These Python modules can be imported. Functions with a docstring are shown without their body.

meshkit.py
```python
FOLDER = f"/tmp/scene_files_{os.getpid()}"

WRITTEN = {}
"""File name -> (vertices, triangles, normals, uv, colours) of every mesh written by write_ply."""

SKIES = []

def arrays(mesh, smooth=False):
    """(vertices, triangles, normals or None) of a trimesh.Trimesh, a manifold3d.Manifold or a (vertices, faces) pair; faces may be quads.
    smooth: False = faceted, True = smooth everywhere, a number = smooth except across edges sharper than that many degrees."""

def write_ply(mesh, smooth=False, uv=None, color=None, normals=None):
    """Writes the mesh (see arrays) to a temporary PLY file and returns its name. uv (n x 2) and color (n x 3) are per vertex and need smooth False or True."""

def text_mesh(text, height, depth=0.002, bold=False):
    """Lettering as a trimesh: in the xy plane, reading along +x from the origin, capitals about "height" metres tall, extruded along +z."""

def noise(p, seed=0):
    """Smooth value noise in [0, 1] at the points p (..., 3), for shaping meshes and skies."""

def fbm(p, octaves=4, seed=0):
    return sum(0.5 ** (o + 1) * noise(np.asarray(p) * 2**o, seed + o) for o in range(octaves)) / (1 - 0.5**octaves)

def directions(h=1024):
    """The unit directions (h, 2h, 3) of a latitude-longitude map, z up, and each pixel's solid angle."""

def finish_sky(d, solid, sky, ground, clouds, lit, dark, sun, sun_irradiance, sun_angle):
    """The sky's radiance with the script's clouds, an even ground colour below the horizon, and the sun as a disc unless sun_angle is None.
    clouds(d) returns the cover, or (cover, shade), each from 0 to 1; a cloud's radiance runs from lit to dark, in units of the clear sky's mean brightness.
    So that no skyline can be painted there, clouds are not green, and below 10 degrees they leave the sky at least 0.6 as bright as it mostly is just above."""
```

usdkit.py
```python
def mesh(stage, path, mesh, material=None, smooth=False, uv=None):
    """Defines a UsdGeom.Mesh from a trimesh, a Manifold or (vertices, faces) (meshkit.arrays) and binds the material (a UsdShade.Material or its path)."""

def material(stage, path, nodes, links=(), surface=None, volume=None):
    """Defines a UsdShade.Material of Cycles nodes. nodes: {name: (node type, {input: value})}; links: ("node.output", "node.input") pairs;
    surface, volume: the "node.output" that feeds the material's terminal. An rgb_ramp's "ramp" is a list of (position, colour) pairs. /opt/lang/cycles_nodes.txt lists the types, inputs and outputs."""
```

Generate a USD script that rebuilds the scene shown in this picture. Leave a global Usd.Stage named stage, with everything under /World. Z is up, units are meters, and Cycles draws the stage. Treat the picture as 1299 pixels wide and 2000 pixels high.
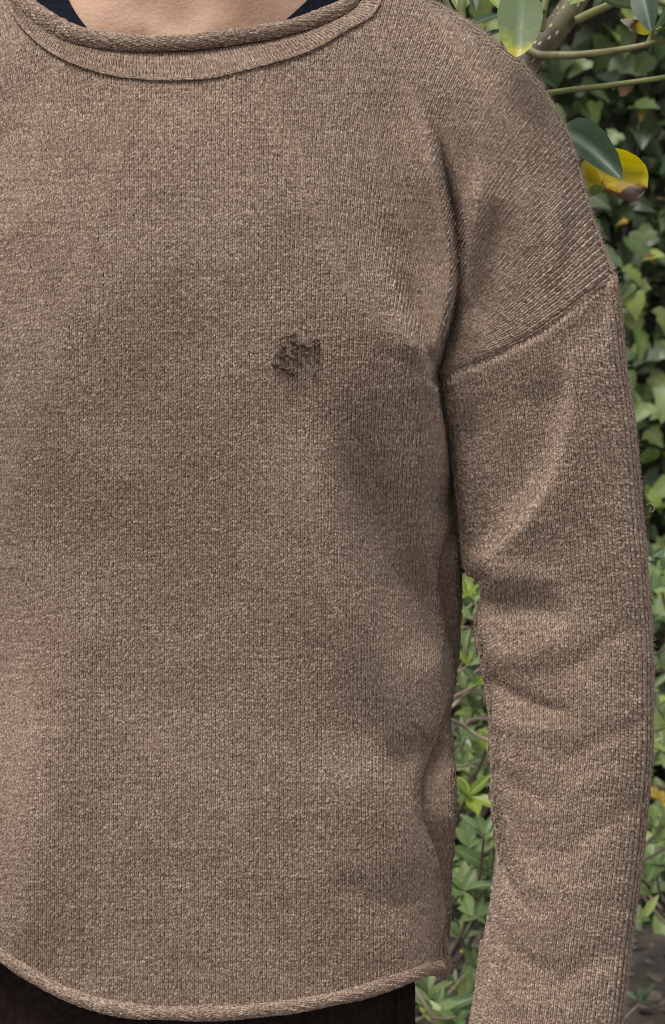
import math, random
import numpy as np, trimesh, manifold3d as m3
from scipy.interpolate import RBFInterpolator, PchipInterpolator
from scipy.ndimage import map_coordinates, gaussian_filter
from scipy.spatial import cKDTree
import shapely
from shapely.geometry import Polygon
from pxr import Gf, Sdf, Usd, UsdGeom, UsdLux, UsdShade, Vt
import usdkit, meshkit

random.seed(7)
RNG = np.random.default_rng(7)
stage = Usd.Stage.CreateInMemory()
UsdGeom.Xform.Define(stage, '/World')

# ------------------------------------------------------------------ camera, sky, sun, exposure
DIST, FPX, CX, CY, ZC = 1.1, 3410.0, 649.5, 1000.0, 1.15      # camera distance to the chest, focal length in photo pixels
cam = UsdGeom.Camera.Define(stage, '/World/camera')
cam.AddTranslateOp().Set(Gf.Vec3d(0, -DIST, ZC))
cam.AddRotateXOp().Set(90.0)
cam.CreateFocalLengthAttr(50.0)
cam.CreateHorizontalApertureAttr(1299.0 / FPX * 50.0)
cam.CreateFStopAttr(12.0)
cam.CreateFocusDistanceAttr(DIST + 0.03)
cam.CreateClippingRangeAttr(Gf.Vec2f(0.05, 500.0))
cam.CreateExposureAttr(0.9)

SUN = np.array([-0.26, -0.42, 0.85]); SUN /= np.linalg.norm(SUN)
sun = UsdLux.DistantLight.Define(stage, '/World/sun')
sun.CreateIntensityAttr(0.40)
sun.CreateAngleAttr(24.0)
sun.CreateNormalizeAttr(True)
sun.CreateColorAttr(Gf.Vec3f(1.0, 0.955, 0.90))
_z = SUN; _x = np.cross([0, 0, 1.0], _z); _x /= np.linalg.norm(_x); _y = np.cross(_z, _x)
sun.AddTransformOp().Set(Gf.Matrix4d(*_x, 0, *_y, 0, *_z, 0, 0, 0, 0, 1))
sky_mat = usdkit.material(stage, '/World/Looks/overcast_sky', {
    'sky': ('sky_texture', {'sky_type': 'single_scattering', 'sun_disc': False, 'sun_elevation': float(math.asin(SUN[2])),
                            'sun_rotation': float(math.atan2(SUN[0], SUN[1])), 'aerosol_density': 2.0}),
    'grey': ('hsv', {'saturation': 0.10, 'value': 1.0, 'fac': 1.0}),
    'tc': ('texture_coordinate', {}),
    'n': ('noise_texture', {'scale': 2.2, 'detail': 5.0, 'roughness': 0.55}),
    'r': ('rgb_ramp', {'ramp': [(0.3, (0.80, 0.80, 0.81)), (0.7, (1.15, 1.12, 1.07))]}),
    'm': ('mix', {'mix_type': 'multiply', 'fac': 1.0}),
    'b': ('background_shader', {'strength': 0.085})},
    [('sky.color', 'grey.color'), ('tc.generated', 'n.vector'), ('n.fac', 'r.fac'), ('grey.color', 'm.color1'), ('r.color', 'm.color2'), ('m.color', 'b.color')],
    surface='b.background')
dome = UsdLux.DomeLight.Define(stage, '/World/sky')
UsdShade.MaterialBindingAPI.Apply(dome.GetPrim()).Bind(sky_mat)
dome.GetPrim().SetCustomDataByKey('kind', 'structure')

# ------------------------------------------------------------------ helpers
PX = DIST / FPX                                               # metres per photo pixel at the chest

def W(px, py, d):
    """Photo pixel at depth d behind the chest plane -> metres."""
    px, py, d = np.broadcast_arrays(np.asarray(px, float), np.asarray(py, float), np.asarray(d, float))
    L = DIST + d
    return np.stack([(px - CX) / FPX * L, d, ZC - (py - CY) / FPX * L], -1)

def project(P):
    L = P[..., 1] + DIST
    return CX + P[..., 0] / L * FPX, CY - (P[..., 2] - ZC) / L * FPX

used = {}
def path(name, parent=None):
    base = (parent if parent else '/World') + '/'
    n = used.get(base + name, 0); used[base + name] = n + 1
    return base + (name if n == 0 else f'{name}_{n:03d}')

def tag(prim, label=None, cat=None, group=None, kind=None):
    p = prim.GetPrim() if hasattr(prim, 'GetPrim') else prim
    for k, v in (('label', label), ('category', cat), ('group', group), ('kind', kind)):
        if v: p.SetCustomDataByKey(k, v)
    return p

def obj(name, mesh, material, parent=None, smooth=True, uv=None, **t):
    m = usdkit.mesh(stage, path(name, parent), mesh, material, smooth=smooth, uv=uv)
    tag(m, **t)
    return str(m.GetPath())

def thing(name, label, cat, group=None):
    x = UsdGeom.Xform.Define(stage, path(name))
    tag(x, label, cat, group)
    return str(x.GetPath())

def join(parts):
    vs, fs, us, n = [], [], [], 0
    for v, f, u in parts:
        vs.append(v); fs.append(np.asarray(f) + n); us.append(u); n += len(v)
    return np.vstack(vs), np.vstack(fs), np.vstack(us)

def tube(points, radii, k=8, cap=True):
    """A tapered tube through points; uv = (around, along in metres)."""
    p = np.asarray(points, float); r = np.broadcast_to(np.asarray(radii, float), (len(p),))
    t = np.gradient(p, axis=0); t /= np.linalg.norm(t, axis=1, keepdims=True) + 1e-12
    ref = np.array([0.0, 0, 1]) if abs(t[0, 2]) < 0.8 else np.array([0.0, 1, 0])
    a = np.cross(t[0], ref); a /= np.linalg.norm(a)
    A = []
    for i in range(len(p)):
        a = a - t[i] * (a @ t[i]); a /= np.linalg.norm(a); A.append(a)
    A = np.array(A); B = np.cross(t, A)
    ang = np.linspace(0, 2 * math.pi, k, endpoint=False)
    v = p[:, None] + r[:, None, None] * (np.cos(ang)[None, :, None] * A[:, None] + np.sin(ang)[None, :, None] * B[:, None])
    n = len(p); f = []
    for i in range(n - 1):
        for j in range(k):
            q = (j + 1) % k
            f += [[i * k + j, i * k + q, (i + 1) * k + q], [i * k + j, (i + 1) * k + q, (i + 1) * k + j]]
    v = v.reshape(-1, 3)
    along = np.repeat(np.concatenate([[0], np.cumsum(np.linalg.norm(np.diff(p, axis=0), axis=1))]), k)
    uv = np.stack([np.tile(ang, n) * np.repeat(r, k), along], 1)
    if cap:
        v = np.vstack([v, p[0] - t[0] * r[0] * 0.4, p[-1] + t[-1] * r[-1] * 0.4]); uv = np.vstack([uv, [0, 0], [0, along[-1]]])
        for j in range(k):
            q = (j + 1) % k
            f += [[n * k, q, j], [n * k + 1, (n - 1) * k + j, (n - 1) * k + q]]
    return v, np.array(f), uv

def curve(pts, n=40):
    """Smooth curve through points (any dimension), n samples."""
    p = np.asarray(pts, float)
    t = np.concatenate([[0], np.cumsum(np.linalg.norm(np.diff(p, axis=0), axis=1) ** 0.7)])
    return PchipInterpolator(t, p, axis=0)(np.linspace(0, t[-1], n))

def resample(p, n):
    t = np.concatenate([[0], np.cumsum(np.linalg.norm(np.diff(p, axis=0), axis=1))])
    u = np.linspace(0, t[-1], n)
    return np.stack([np.interp(u, t, p[:, k]) for k in range(p.shape[1])], 1)

def along(pts):
    """y -> x along an outline given as (x, y) pairs."""
    p = np.asarray(sorted(pts, key=lambda q: q[1]), float)
    f = PchipInterpolator(p[:, 1], p[:, 0])
    return lambda y: f(np.clip(y, p[0, 1], p[-1, 1]))

def grid_faces(nr, nc, ok=None):
    i = np.arange(nr * nc).reshape(nr, nc)
    q = np.stack([i[:-1, :-1], i[1:, :-1], i[1:, 1:], i[:-1, 1:]], -1).reshape(-1, 4)
    if ok is not None: q = q[ok.ravel()[q].all(1)]
    return q

def compact(v, q, uv=None):
    k, inv = np.unique(q, return_inverse=True)
    q = inv.reshape(q.shape)
    if q.shape[1] == 4: q = np.vstack([q[:, [0, 1, 2]], q[:, [0, 2, 3]]])
    return v[k], q, (uv[k] if uv is not None else np.zeros((len(k), 2)))

# ------------------------------------------------------------------ materials
def M(name, nodes, links, surface='p.BSDF'):
    return usdkit.material(stage, '/World/Looks/' + name, nodes, links, surface=surface)

def wool(name, dark, mid, light, sheen=0.25):
    """Heathered wool: uv in millimetres along courses and wales; flecks along the yarn and faint bars along the courses."""
    return M(name, {
        'uv': ('texture_coordinate', {}),
        'a': ('mapping', {'scale': (1.15, 0.40, 1.0)}),
        'n': ('noise_texture', {'scale': 1.0, 'detail': 2.0, 'roughness': 0.7}),
        'b': ('mapping', {'scale': (0.055, 0.42, 1.0)}),
        'n2': ('noise_texture', {'scale': 1.0, 'detail': 3.0, 'roughness': 0.6}),
        'c': ('mapping', {'scale': (0.014, 0.018, 1.0)}),
        'n3': ('noise_texture', {'scale': 1.0, 'detail': 3.0}),
        's': ('math', {'math_type': 'multiply_add', 'value2': 0.20, 'value3': -0.10}),
        's3': ('math', {'math_type': 'multiply_add', 'value2': 0.16, 'value3': -0.08}),
        'ad': ('math', {'math_type': 'add'}), 'ad2': ('math', {'math_type': 'add'}),
        'r': ('rgb_ramp', {'ramp': [(0.30, dark), (0.49, mid), (0.68, light)]}),
        'p': ('principled_bsdf', {'roughness': 0.95, 'specular_ior_level': 0.15, 'sheen_weight': sheen, 'sheen_roughness': 0.5, 'sheen_tint': (0.9, 0.8, 0.7)})},
        [('uv.UV', 'a.vector'), ('a.vector', 'n.vector'), ('uv.UV', 'b.vector'), ('b.vector', 'n2.vector'), ('uv.UV', 'c.vector'), ('c.vector', 'n3.vector'),
         ('n2.fac', 's.value1'), ('n3.fac', 's3.value1'), ('n.fac', 'ad.value1'), ('s.value', 'ad.value2'), ('ad.value', 'ad2.value1'), ('s3.value', 'ad2.value2'),
         ('ad2.value', 'r.fac'), ('r.color', 'p.base_color')])

WOOL = wool('brown_heather_wool', (0.094, 0.061, 0.045), (0.228, 0.159, 0.119), (0.485, 0.382, 0.308))
WOOL_DARK = wool('dark_darning_wool', (0.045, 0.030, 0.022), (0.098, 0.068, 0.051), (0.20, 0.15, 0.118), 0.15)
FIBRE = M('loose_fibre', {'p': ('principled_bsdf', {'base_color': (0.42, 0.34, 0.28), 'roughness': 0.9})}, [])
FIBRE_PALE = M('pale_lint', {'p': ('principled_bsdf', {'base_color': (0.75, 0.68, 0.58), 'roughness': 0.9})}, [])
FIBRE_PINK = M('pink_lint', {'p': ('principled_bsdf', {'base_color': (0.62, 0.30, 0.24), 'roughness': 0.9})}, [])

def plain(name, c1, c2, scale, rough=0.8, bump=0.0, bscale=None, extra=None, detail=5.0):
    nodes = {'tc': ('texture_coordinate', {}), 'n': ('noise_texture', {'scale': scale, 'detail': detail, 'roughness': 0.6}),
             'r': ('rgb_ramp', {'ramp': [(0.3, c1), (0.7, c2)]}), 'p': ('principled_bsdf', {'roughness': rough, **(extra or {})})}
    links = [('tc.object', 'n.vector'), ('n.fac', 'r.fac'), ('r.color', 'p.base_color')]
    if bump:
        nodes['n2'] = ('noise_texture', {'scale': bscale or scale, 'detail': 6.0, 'roughness': 0.65}); nodes['b'] = ('bump', {'strength': 1.0, 'distance': bump})
        links += [('tc.object', 'n2.vector'), ('n2.fac', 'b.height'), ('b.normal', 'p.normal')]
    return M(name, nodes, links)

SKIN = plain('skin', (0.49, 0.30, 0.205), (0.57, 0.365, 0.265), 28.0, 0.5, 0.0010, 300.0,
             {'subsurface_weight': 0.25, 'subsurface_scale': 0.006, 'subsurface_radius': (1.0, 0.35, 0.2), 'specular_ior_level': 0.35})
NAVY = plain('navy_jersey', (0.005, 0.006, 0.010), (0.012, 0.014, 0.022), 300.0, 0.95, 0.0004, 1200.0, {'specular_ior_level': 0.06})
TROUSER = plain('dark_brown_twill', (0.018, 0.011, 0.011), (0.044, 0.029, 0.028), 240.0, 0.85, 0.0006, 1100.0, {'specular_ior_level': 0.06})
HAIR = plain('dark_hair', (0.02, 0.013, 0.01), (0.05, 0.034, 0.024), 120.0, 0.6)
SHOE = plain('shoe_leather', (0.02, 0.015, 0.012), (0.04, 0.03, 0.024), 40.0, 0.5)
SOIL = plain('soil', (0.020, 0.016, 0.014), (0.085, 0.068, 0.058), 22.0, 1.0, 0.012, 60.0, detail=8.0)
WALLM = plain('old_wall', (0.05, 0.045, 0.04), (0.12, 0.105, 0.09), 6.0, 0.95, 0.01, 30.0)
BARKCHIP = plain('bark_chip', (0.035, 0.026, 0.021), (0.13, 0.10, 0.08), 60.0, 0.95)
TWIG = plain('twig_bark', (0.16, 0.12, 0.09), (0.34, 0.27, 0.21), 80.0, 0.85)
TWIG_DARK = plain('dark_twig_bark', (0.05, 0.036, 0.028), (0.12, 0.09, 0.07), 60.0, 0.9)
STEM = plain('green_stem', (0.12, 0.135, 0.045), (0.24, 0.26, 0.10), 60.0, 0.55)
STEM_BROWN = plain('brown_green_stem', (0.13, 0.11, 0.055), (0.27, 0.25, 0.12), 70.0, 0.6)
BRANCH = M('speckled_branch_bark', {
    'tc': ('texture_coordinate', {}), 'mp': ('mapping', {'scale': (1.0, 0.55, 1.0)}),
    'v': ('voronoi_texture', {'scale': 210.0, 'randomness': 0.95}),
    'f': ('rgb_ramp', {'ramp': [(0.0, (1, 1, 1)), (0.20, (1, 1, 1)), (0.30, (0, 0, 0))]}),
    'n': ('noise_texture', {'scale': 45.0, 'detail': 6.0}), 'c': ('rgb_ramp', {'ramp': [(0.40, (0.045, 0.032, 0.020)), (0.66, (0.125, 0.115, 0.052))]}),
    'm': ('mix', {'color2': (0.42, 0.38, 0.25)}), 'p': ('principled_bsdf', {'roughness': 0.6}), 'b': ('bump', {'distance': 0.0006})},
    [('tc.UV', 'mp.vector'), ('mp.vector', 'v.vector'), ('v.distance', 'f.fac'), ('tc.object', 'n.vector'), ('n.fac', 'c.fac'), ('c.color', 'm.color1'),
     ('f.color', 'b.height'), ('f.color', 'm.fac'), ('m.color', 'p.base_color'), ('b.normal', 'p.normal')] )

def leaf_mat(name, stops, vein, rough=0.42, island=False, trans=0.22, tip=None, tipat=(0.55, 0.95), spec=0.5):
    """uv: u across the blade from -0.5 to 0.5, v from stalk to tip. Mottled colour, paler midrib and side veins, a different colour at the tip if it has one."""
    nodes = {'uv': ('texture_coordinate', {}), 'sx': ('separate_xyz', {}), 'g': ('geometry', {}), 'oi': ('object_info', {}),
             'n': ('noise_texture', {'scale': 38.0, 'detail': 4.0, 'roughness': 0.6}),
             'k': ('math', {'math_type': 'multiply_add', 'value2': 0.9, 'value3': -0.45}),
             'a': ('math', {'math_type': 'add'}), 'r': ('rgb_ramp', {'ramp': stops}),
             'ab': ('math', {'math_type': 'absolute'}),
             'mid': ('map_range', {'from_min': 0.012, 'from_max': 0.045, 'to_min': 0.55, 'to_max': 0.0, 'clamp': True}),
             'sv': ('math', {'math_type': 'multiply_add', 'value2': -0.75}),
             'fr': ('math', {'math_type': 'multiply', 'value2': 7.0}), 'ff': ('math', {'math_type': 'fraction'}),
             'side': ('map_range', {'from_min': 0.0, 'from_max': 0.14, 'to_min': 0.12, 'to_max': 0.0, 'clamp': True}),
             'mx': ('math', {'math_type': 'maximum'}), 'sn': ('noise_texture', {'scale': 210.0, 'detail': 3.0, 'roughness': 0.7}), 'sf': ('map_range', {'from_min': 0.63, 'from_max': 0.72, 'to_min': 0.0, 'to_max': 0.55, 'clamp': True}), 'sp': ('mix', {'color2': (0.13, 0.09, 0.04)}),
             'mv': ('mix', {'color2': vein}),
             'p': ('principled_bsdf', {'roughness': rough, 'specular_ior_level': spec}), 't': ('translucent_bsdf', {}),
             'hs': ('hsv', {'value': 1.5, 'saturation': 1.1, 'fac': 1.0}), 'mc': ('mix_closure', {'fac': trans}), 'b': ('bump', {'distance': 0.0007, 'strength': 0.5, 'invert': True})}
    links = [('uv.UV', 'sx.vector'), ('uv.object', 'n.vector'), ('n.fac', 'k.value1'), ('k.value', 'a.value2'),
             ('g.random_per_island' if island else 'oi.random', 'a.value1'), ('a.value', 'r.fac'),
             ('sx.x', 'ab.value1'), ('ab.value', 'mid.value'), ('ab.value', 'sv.value1'), ('sx.y', 'sv.value3'), ('sv.value', 'fr.value1'), ('fr.value', 'ff.value1'),
             ('ff.value', 'side.value'), ('mid.result', 'mx.value1'), ('side.result', 'mx.value2'), ('mx.value', 'mv.fac'), ('r.color', 'mv.color1'),
             ('mx.value', 'b.height'), ('b.normal', 'p.normal')]
    out = 'mv.color'
    if tip:
        nodes['tn'] = ('noise_texture', {'scale': 38.0, 'detail': 5.0, 'roughness': 0.65})
        nodes['tk'] = ('math', {'math_type': 'multiply_add', 'value2': 0.8, 'value3': -0.40}); nodes['ta'] = ('math', {'math_type': 'add'})
        nodes['tr'] = ('rgb_ramp', {'ramp': [(tipat[0] + (tipat[1] - tipat[0]) * i / max(1, len(tip) - 1), c) for i, c in enumerate(tip)]})
        nodes['tf'] = ('map_range', {'from_min': tipat[0] - 0.08, 'from_max': tipat[0] + 0.14, 'to_min': 0.0, 'to_max': 1.0, 'clamp': True})
        nodes['tm'] = ('mix', {})
        links += [('uv.object', 'tn.vector'), ('tn.fac', 'tk.value1'), ('tk.value', 'ta.value1'), ('sx.y', 'ta.value2'), ('ta.value', 'tr.fac'), ('ta.value', 'tf.value'),
                  ('tf.result', 'tm.fac'), ('mv.color', 'tm.color1'), ('tr.color', 'tm.color2')]
        out = 'tm.color'
    links += [('uv.object', 'sn.vector'), ('sn.fac', 'sf.value'), ('sf.result', 'sp.fac'), (out, 'sp.color1')]
    out = 'sp.color'
    links += [(out, 'p.base_color'), (out, 'hs.color'), ('hs.color', 't.color'), ('p.BSDF', 'mc.closure1'), ('t.BSDF', 'mc.closure2')]
    return M(name, nodes, links, 'mc.closure')

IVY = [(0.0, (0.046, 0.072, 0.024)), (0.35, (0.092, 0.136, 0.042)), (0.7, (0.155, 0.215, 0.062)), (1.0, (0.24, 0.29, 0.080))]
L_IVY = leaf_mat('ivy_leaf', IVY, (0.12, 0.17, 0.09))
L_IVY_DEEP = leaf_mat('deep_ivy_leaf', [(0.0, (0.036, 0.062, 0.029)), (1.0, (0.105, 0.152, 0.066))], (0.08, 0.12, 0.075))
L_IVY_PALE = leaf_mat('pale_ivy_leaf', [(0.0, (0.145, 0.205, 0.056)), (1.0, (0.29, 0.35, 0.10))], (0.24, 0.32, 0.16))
L_IVY_YELLOW = leaf_mat('yellow_ivy_leaf', [(0.0, (0.33, 0.17, 0.03)), (0.5, (0.46, 0.30, 0.04)), (1.0, (0.40, 0.36, 0.07))], (0.5, 0.36, 0.1))
L_DEAD = leaf_mat('dead_leaf', [(0.0, (0.10, 0.05, 0.03)), (1.0, (0.34, 0.19, 0.10))], (0.3, 0.18, 0.1), 0.8)
L_IVY_MASS = leaf_mat('ivy_foliage', IVY[:3] + [(0.90, (0.12, 0.18, 0.075)), (0.93, (0.50, 0.32, 0.04)), (1.0, (0.42, 0.22, 0.05))], (0.16, 0.22, 0.12), island=True)
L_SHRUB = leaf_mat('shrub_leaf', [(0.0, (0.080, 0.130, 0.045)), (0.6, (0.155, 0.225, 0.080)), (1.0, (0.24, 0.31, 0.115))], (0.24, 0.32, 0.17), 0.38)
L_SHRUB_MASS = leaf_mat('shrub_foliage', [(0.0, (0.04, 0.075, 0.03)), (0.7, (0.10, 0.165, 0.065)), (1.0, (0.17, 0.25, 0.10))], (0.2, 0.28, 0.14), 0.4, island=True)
L_NEW = leaf_mat('new_shrub_leaf', [(0.0, (0.14, 0.225, 0.035)), (1.0, (0.28, 0.35, 0.06))], (0.45, 0.52, 0.12), 0.4, trans=0.35)
L_TREE = leaf_mat('tree_leaf', [(0.0, (0.060, 0.105, 0.050)), (1.0, (0.105, 0.16, 0.08))], (0.19, 0.25, 0.15), 0.35)
L_TREE_DARK = leaf_mat('dark_tree_leaf', [(0.0, (0.020, 0.046, 0.022)), (1.0, (0.040, 0.078, 0.038))], (0.12, 0.17, 0.12), 0.45)
L_TREE_BIG = leaf_mat('yellow_tipped_leaf', [(0.0, (0.100, 0.145, 0.062)), (1.0, (0.125, 0.172, 0.075))], (0.155, 0.21, 0.125), 0.4,
                      tip=[(0.22, 0.27, 0.06), (0.40, 0.40, 0.05), (0.45, 0.34, 0.05)], tipat=(0.74, 1.08))
L_TREE_LIME = leaf_mat('lime_tree_leaf', [(0.0, (0.16, 0.24, 0.05)), (1.0, (0.25, 0.33, 0.08))], (0.3, 0.36, 0.14), 0.4, trans=0.3)
L_YELLOW = leaf_mat('yellowing_leaf', [(0.0, (0.62, 0.52, 0.02)), (1.0, (0.72, 0.60, 0.03))], (0.6, 0.5, 0.08), 0.38, trans=0.3,
                    tip=[(0.60, 0.36, 0.02), (0.36, 0.13, 0.015), (0.055, 0.018, 0.012), (0.035, 0.014, 0.012)], tipat=(0.66, 0.86))
L_SPOT = leaf_mat('spotted_yellow_leaf', [(0.0, (0.36, 0.42, 0.03)), (1.0, (0.50, 0.46, 0.04))], (0.45, 0.42, 0.1), 0.4, trans=0.3,
                  tip=[(0.55, 0.38, 0.03), (0.04, 0.02, 0.01), (0.75, 0.68, 0.5)], tipat=(0.52, 0.9))

# ------------------------------------------------------------------ the setting: soil bank
def ground_z(x, y):
    t = np.clip((y - 0.75) / 0.85, 0, 1); t = t * t * (3 - 2 * t)
    base = 0.41 * t + 0.02 * np.clip(y - 1.6, 0, 3)
    p = np.stack([x, y, np.zeros_like(x)], -1)
    near = np.clip((y - 0.3) / 0.6, 0, 1)
    return base + near * (0.05 * (meshkit.fbm(p * 5, 4, 3) - 0.5) + 0.022 * (meshkit.fbm(p * 26, 4, 5) - 0.5)) + (1 - near) * 0.01 * (meshkit.fbm(p * 6, 3, 9) - 0.5)
gx = np.concatenate([np.linspace(-40, -1.6, 24), np.linspace(-1.5, 1.7, 214), np.linspace(1.8, 40, 24)])
gy = np.concatenate([np.linspace(-40, -0.6, 24), np.linspace(-0.5, 0.75, 30), np.linspace(0.77, 2.6, 130), np.linspace(2.8, 40, 20)])
X, Y = np.meshgrid(gx, gy)
gv = np.stack([X, Y, ground_z(X, Y)], -1).reshape(-1, 3)
obj('ground', (gv, grid_faces(len(gy), len(gx))[:, ::-1]), SOIL, kind='structure')

chips = []
for _ in range(900):
    x, y = RNG.uniform(-0.6, 1.3), RNG.uniform(0.95, 1.95)
    z = float(ground_z(np.array([x]), np.array([y]))[0])
    s = RNG.uniform(0.006, 0.022)
    b = trimesh.creation.icosphere(1, 1.0); v = b.vertices * [s, s * RNG.uniform(0.4, 0.8), s * RNG.uniform(0.15, 0.4)] * (1 + 0.35 * (meshkit.noise(b.vertices * 1.7 + RNG.uniform(0, 50), 2)[:, None] - 0.5))
    R = trimesh.transformations.euler_matrix(RNG.uniform(-.6, .6), RNG.uniform(-.6, .6), RNG.uniform(0, 6.3))[:3, :3]
    chips.append((v @ R.T + [x, y, z + s * 0.2], b.faces, np.zeros((len(v), 2))))
v, f, u = join(chips)
obj('bark_mulch', (v, f), BARKCHIP, kind='stuff', label='dark brown bark mulch strewn over the soil bank', cat='mulch', smooth=False)

# ------------------------------------------------------------------ the knitted sweater: outlines in photo pixels
OUTLINE = [(770, -52), (850, 3), (882, 21), (919, 45), (954, 69), (988, 94), (1016, 116), (1042, 145), (1068, 180), (1089, 218), (1108, 256), (1123, 296), (1137, 345), (1155, 412), (1178, 478), (1203, 540)]
ARMHOLE = [(1203, 540), (1175, 556), (1140, 583), (1080, 632), (1020, 670), (960, 699), (900, 722), (848, 738)]
EDGE = [(848, 738), (860, 790), (871, 845), (876, 900), (880, 940), (888, 970), (893, 1005), (874, 1045), (857, 1090), (854, 1140), (865, 1200), (882, 1270), (886, 1325), (870, 1395),
        (840, 1470), (820, 1540), (822, 1590), (845, 1650), (863, 1720), (872, 1785), (864, 1850), (866, 1895)]
HEM_R = [(866, 1895), (840, 1886), (780, 1906), (700, 1931), (600, 1953), (500, 1966), (400, 1973), (380, 1973)]
HEM_L = [(380, 1973), (300, 1970), (200, 1956), (130, 1931), (60, 1893), (0, 1850), (-60, 1806), (-106, 1775)]
NECK = [(5, -40), (23, 20), (58, 67), (117, 111), (175, 135), (246, 151), (316, 156), (398, 154), (456, 142), (527, 124), (614, 95), (673, 61), (726, 29), (743, 0), (757, -45)]
mir = lambda pts: [(760 - x, y) for x, y in pts]
sm = lambda pts, n: [tuple(p) for p in curve(pts, n)]
RIGHT = sm(OUTLINE, 60) + sm(ARMHOLE, 40)[1:] + sm(EDGE, 110)[1:] + HEM_R[1:]
LEFT = mir(sm(OUTLINE, 60) + sm(ARMHOLE, 40)[1:] + sm(EDGE, 110)[1:-4])
NECKC = sm(NECK, 90)
PANEL = Polygon(RIGHT + HEM_L[1:] + LEFT[::-1] + NECKC[1:-1]).buffer(0)
OUTP = Polygon(sm(OUTLINE, 60) + sm(ARMHOLE, 40)[1:] + sm(EDGE, 110)[1:] + [(866, 1895), (-106, 1895)] + mir(sm(OUTLINE, 60) + sm(ARMHOLE, 40)[1:] + sm(EDGE, 110)[1:])[::-1]).buffer(0)

GX0, GX1, GY0, GY1, GS = -470, 1330, -110, 2060, 3
hx = np.arange(GX0, GX1 + 1, GS, dtype=float); hy = np.arange(GY0, GY1 + 1, GS, dtype=float)
HX, HY = np.meshgrid(hx, hy)

def seg_dist(x, y, pts):
    """Distance to a polyline, side (+ right of travel in image), and the place along it from 0 to 1."""
    p = np.asarray(pts, float); L = np.linalg.norm(np.diff(p, axis=0), axis=1); tot = L.sum(); at = np.concatenate([[0], np.cumsum(L)]) / tot
    best = np.full(x.shape, 1e9); side = np.zeros(x.shape); pos = np.zeros(x.shape)
    for i in range(len(L)):
        a, d = p[i], (p[i + 1] - p[i]) / L[i]
        rx, ry = x - a[0], y - a[1]
        t = np.clip(rx * d[0] + ry * d[1], 0, L[i])
        r = np.hypot(rx - t * d[0], ry - t * d[1]); k = r < best
        best = np.where(k, r, best); side = np.where(k, rx * d[1] - ry * d[0], side); pos = np.where(k, at[i] + t / tot, pos)
    return best, side, pos

def stroke(H, x, y, pts, wl, wr, amp, ends=(0.25, 0.25)):
    """Raises (amp < 0, towards the viewer) or sinks a fold along a polyline given from its top to its foot; wl, wr: widths to its left and right in the picture."""
    p = sm(pts, 24); m = max(wl, wr) * 3
    b = (x > min(q[0] for q in p) - m) & (x < max(q[0] for q in p) + m) & (y > min(q[1] for q in p) - m) & (y < max(q[1] for q in p) + m)
    if not b.any(): return
    r, s, t = seg_dist(x[b], y[b], p)
    w = np.where(s > 0, wr, wl)
    s0 = 1.0 if ends[0] <= 0 else np.clip(t / ends[0], 0, 1); s1 = 1.0 if ends[1] <= 0 else np.clip((1 - t) / ends[1], 0, 1)
    g = (s0 * s0 * (3 - 2 * s0)) * (s1 * s1 * (3 - 2 * s1))
    H[b] += amp * g * np.exp(-(r / w) ** 2)

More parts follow.
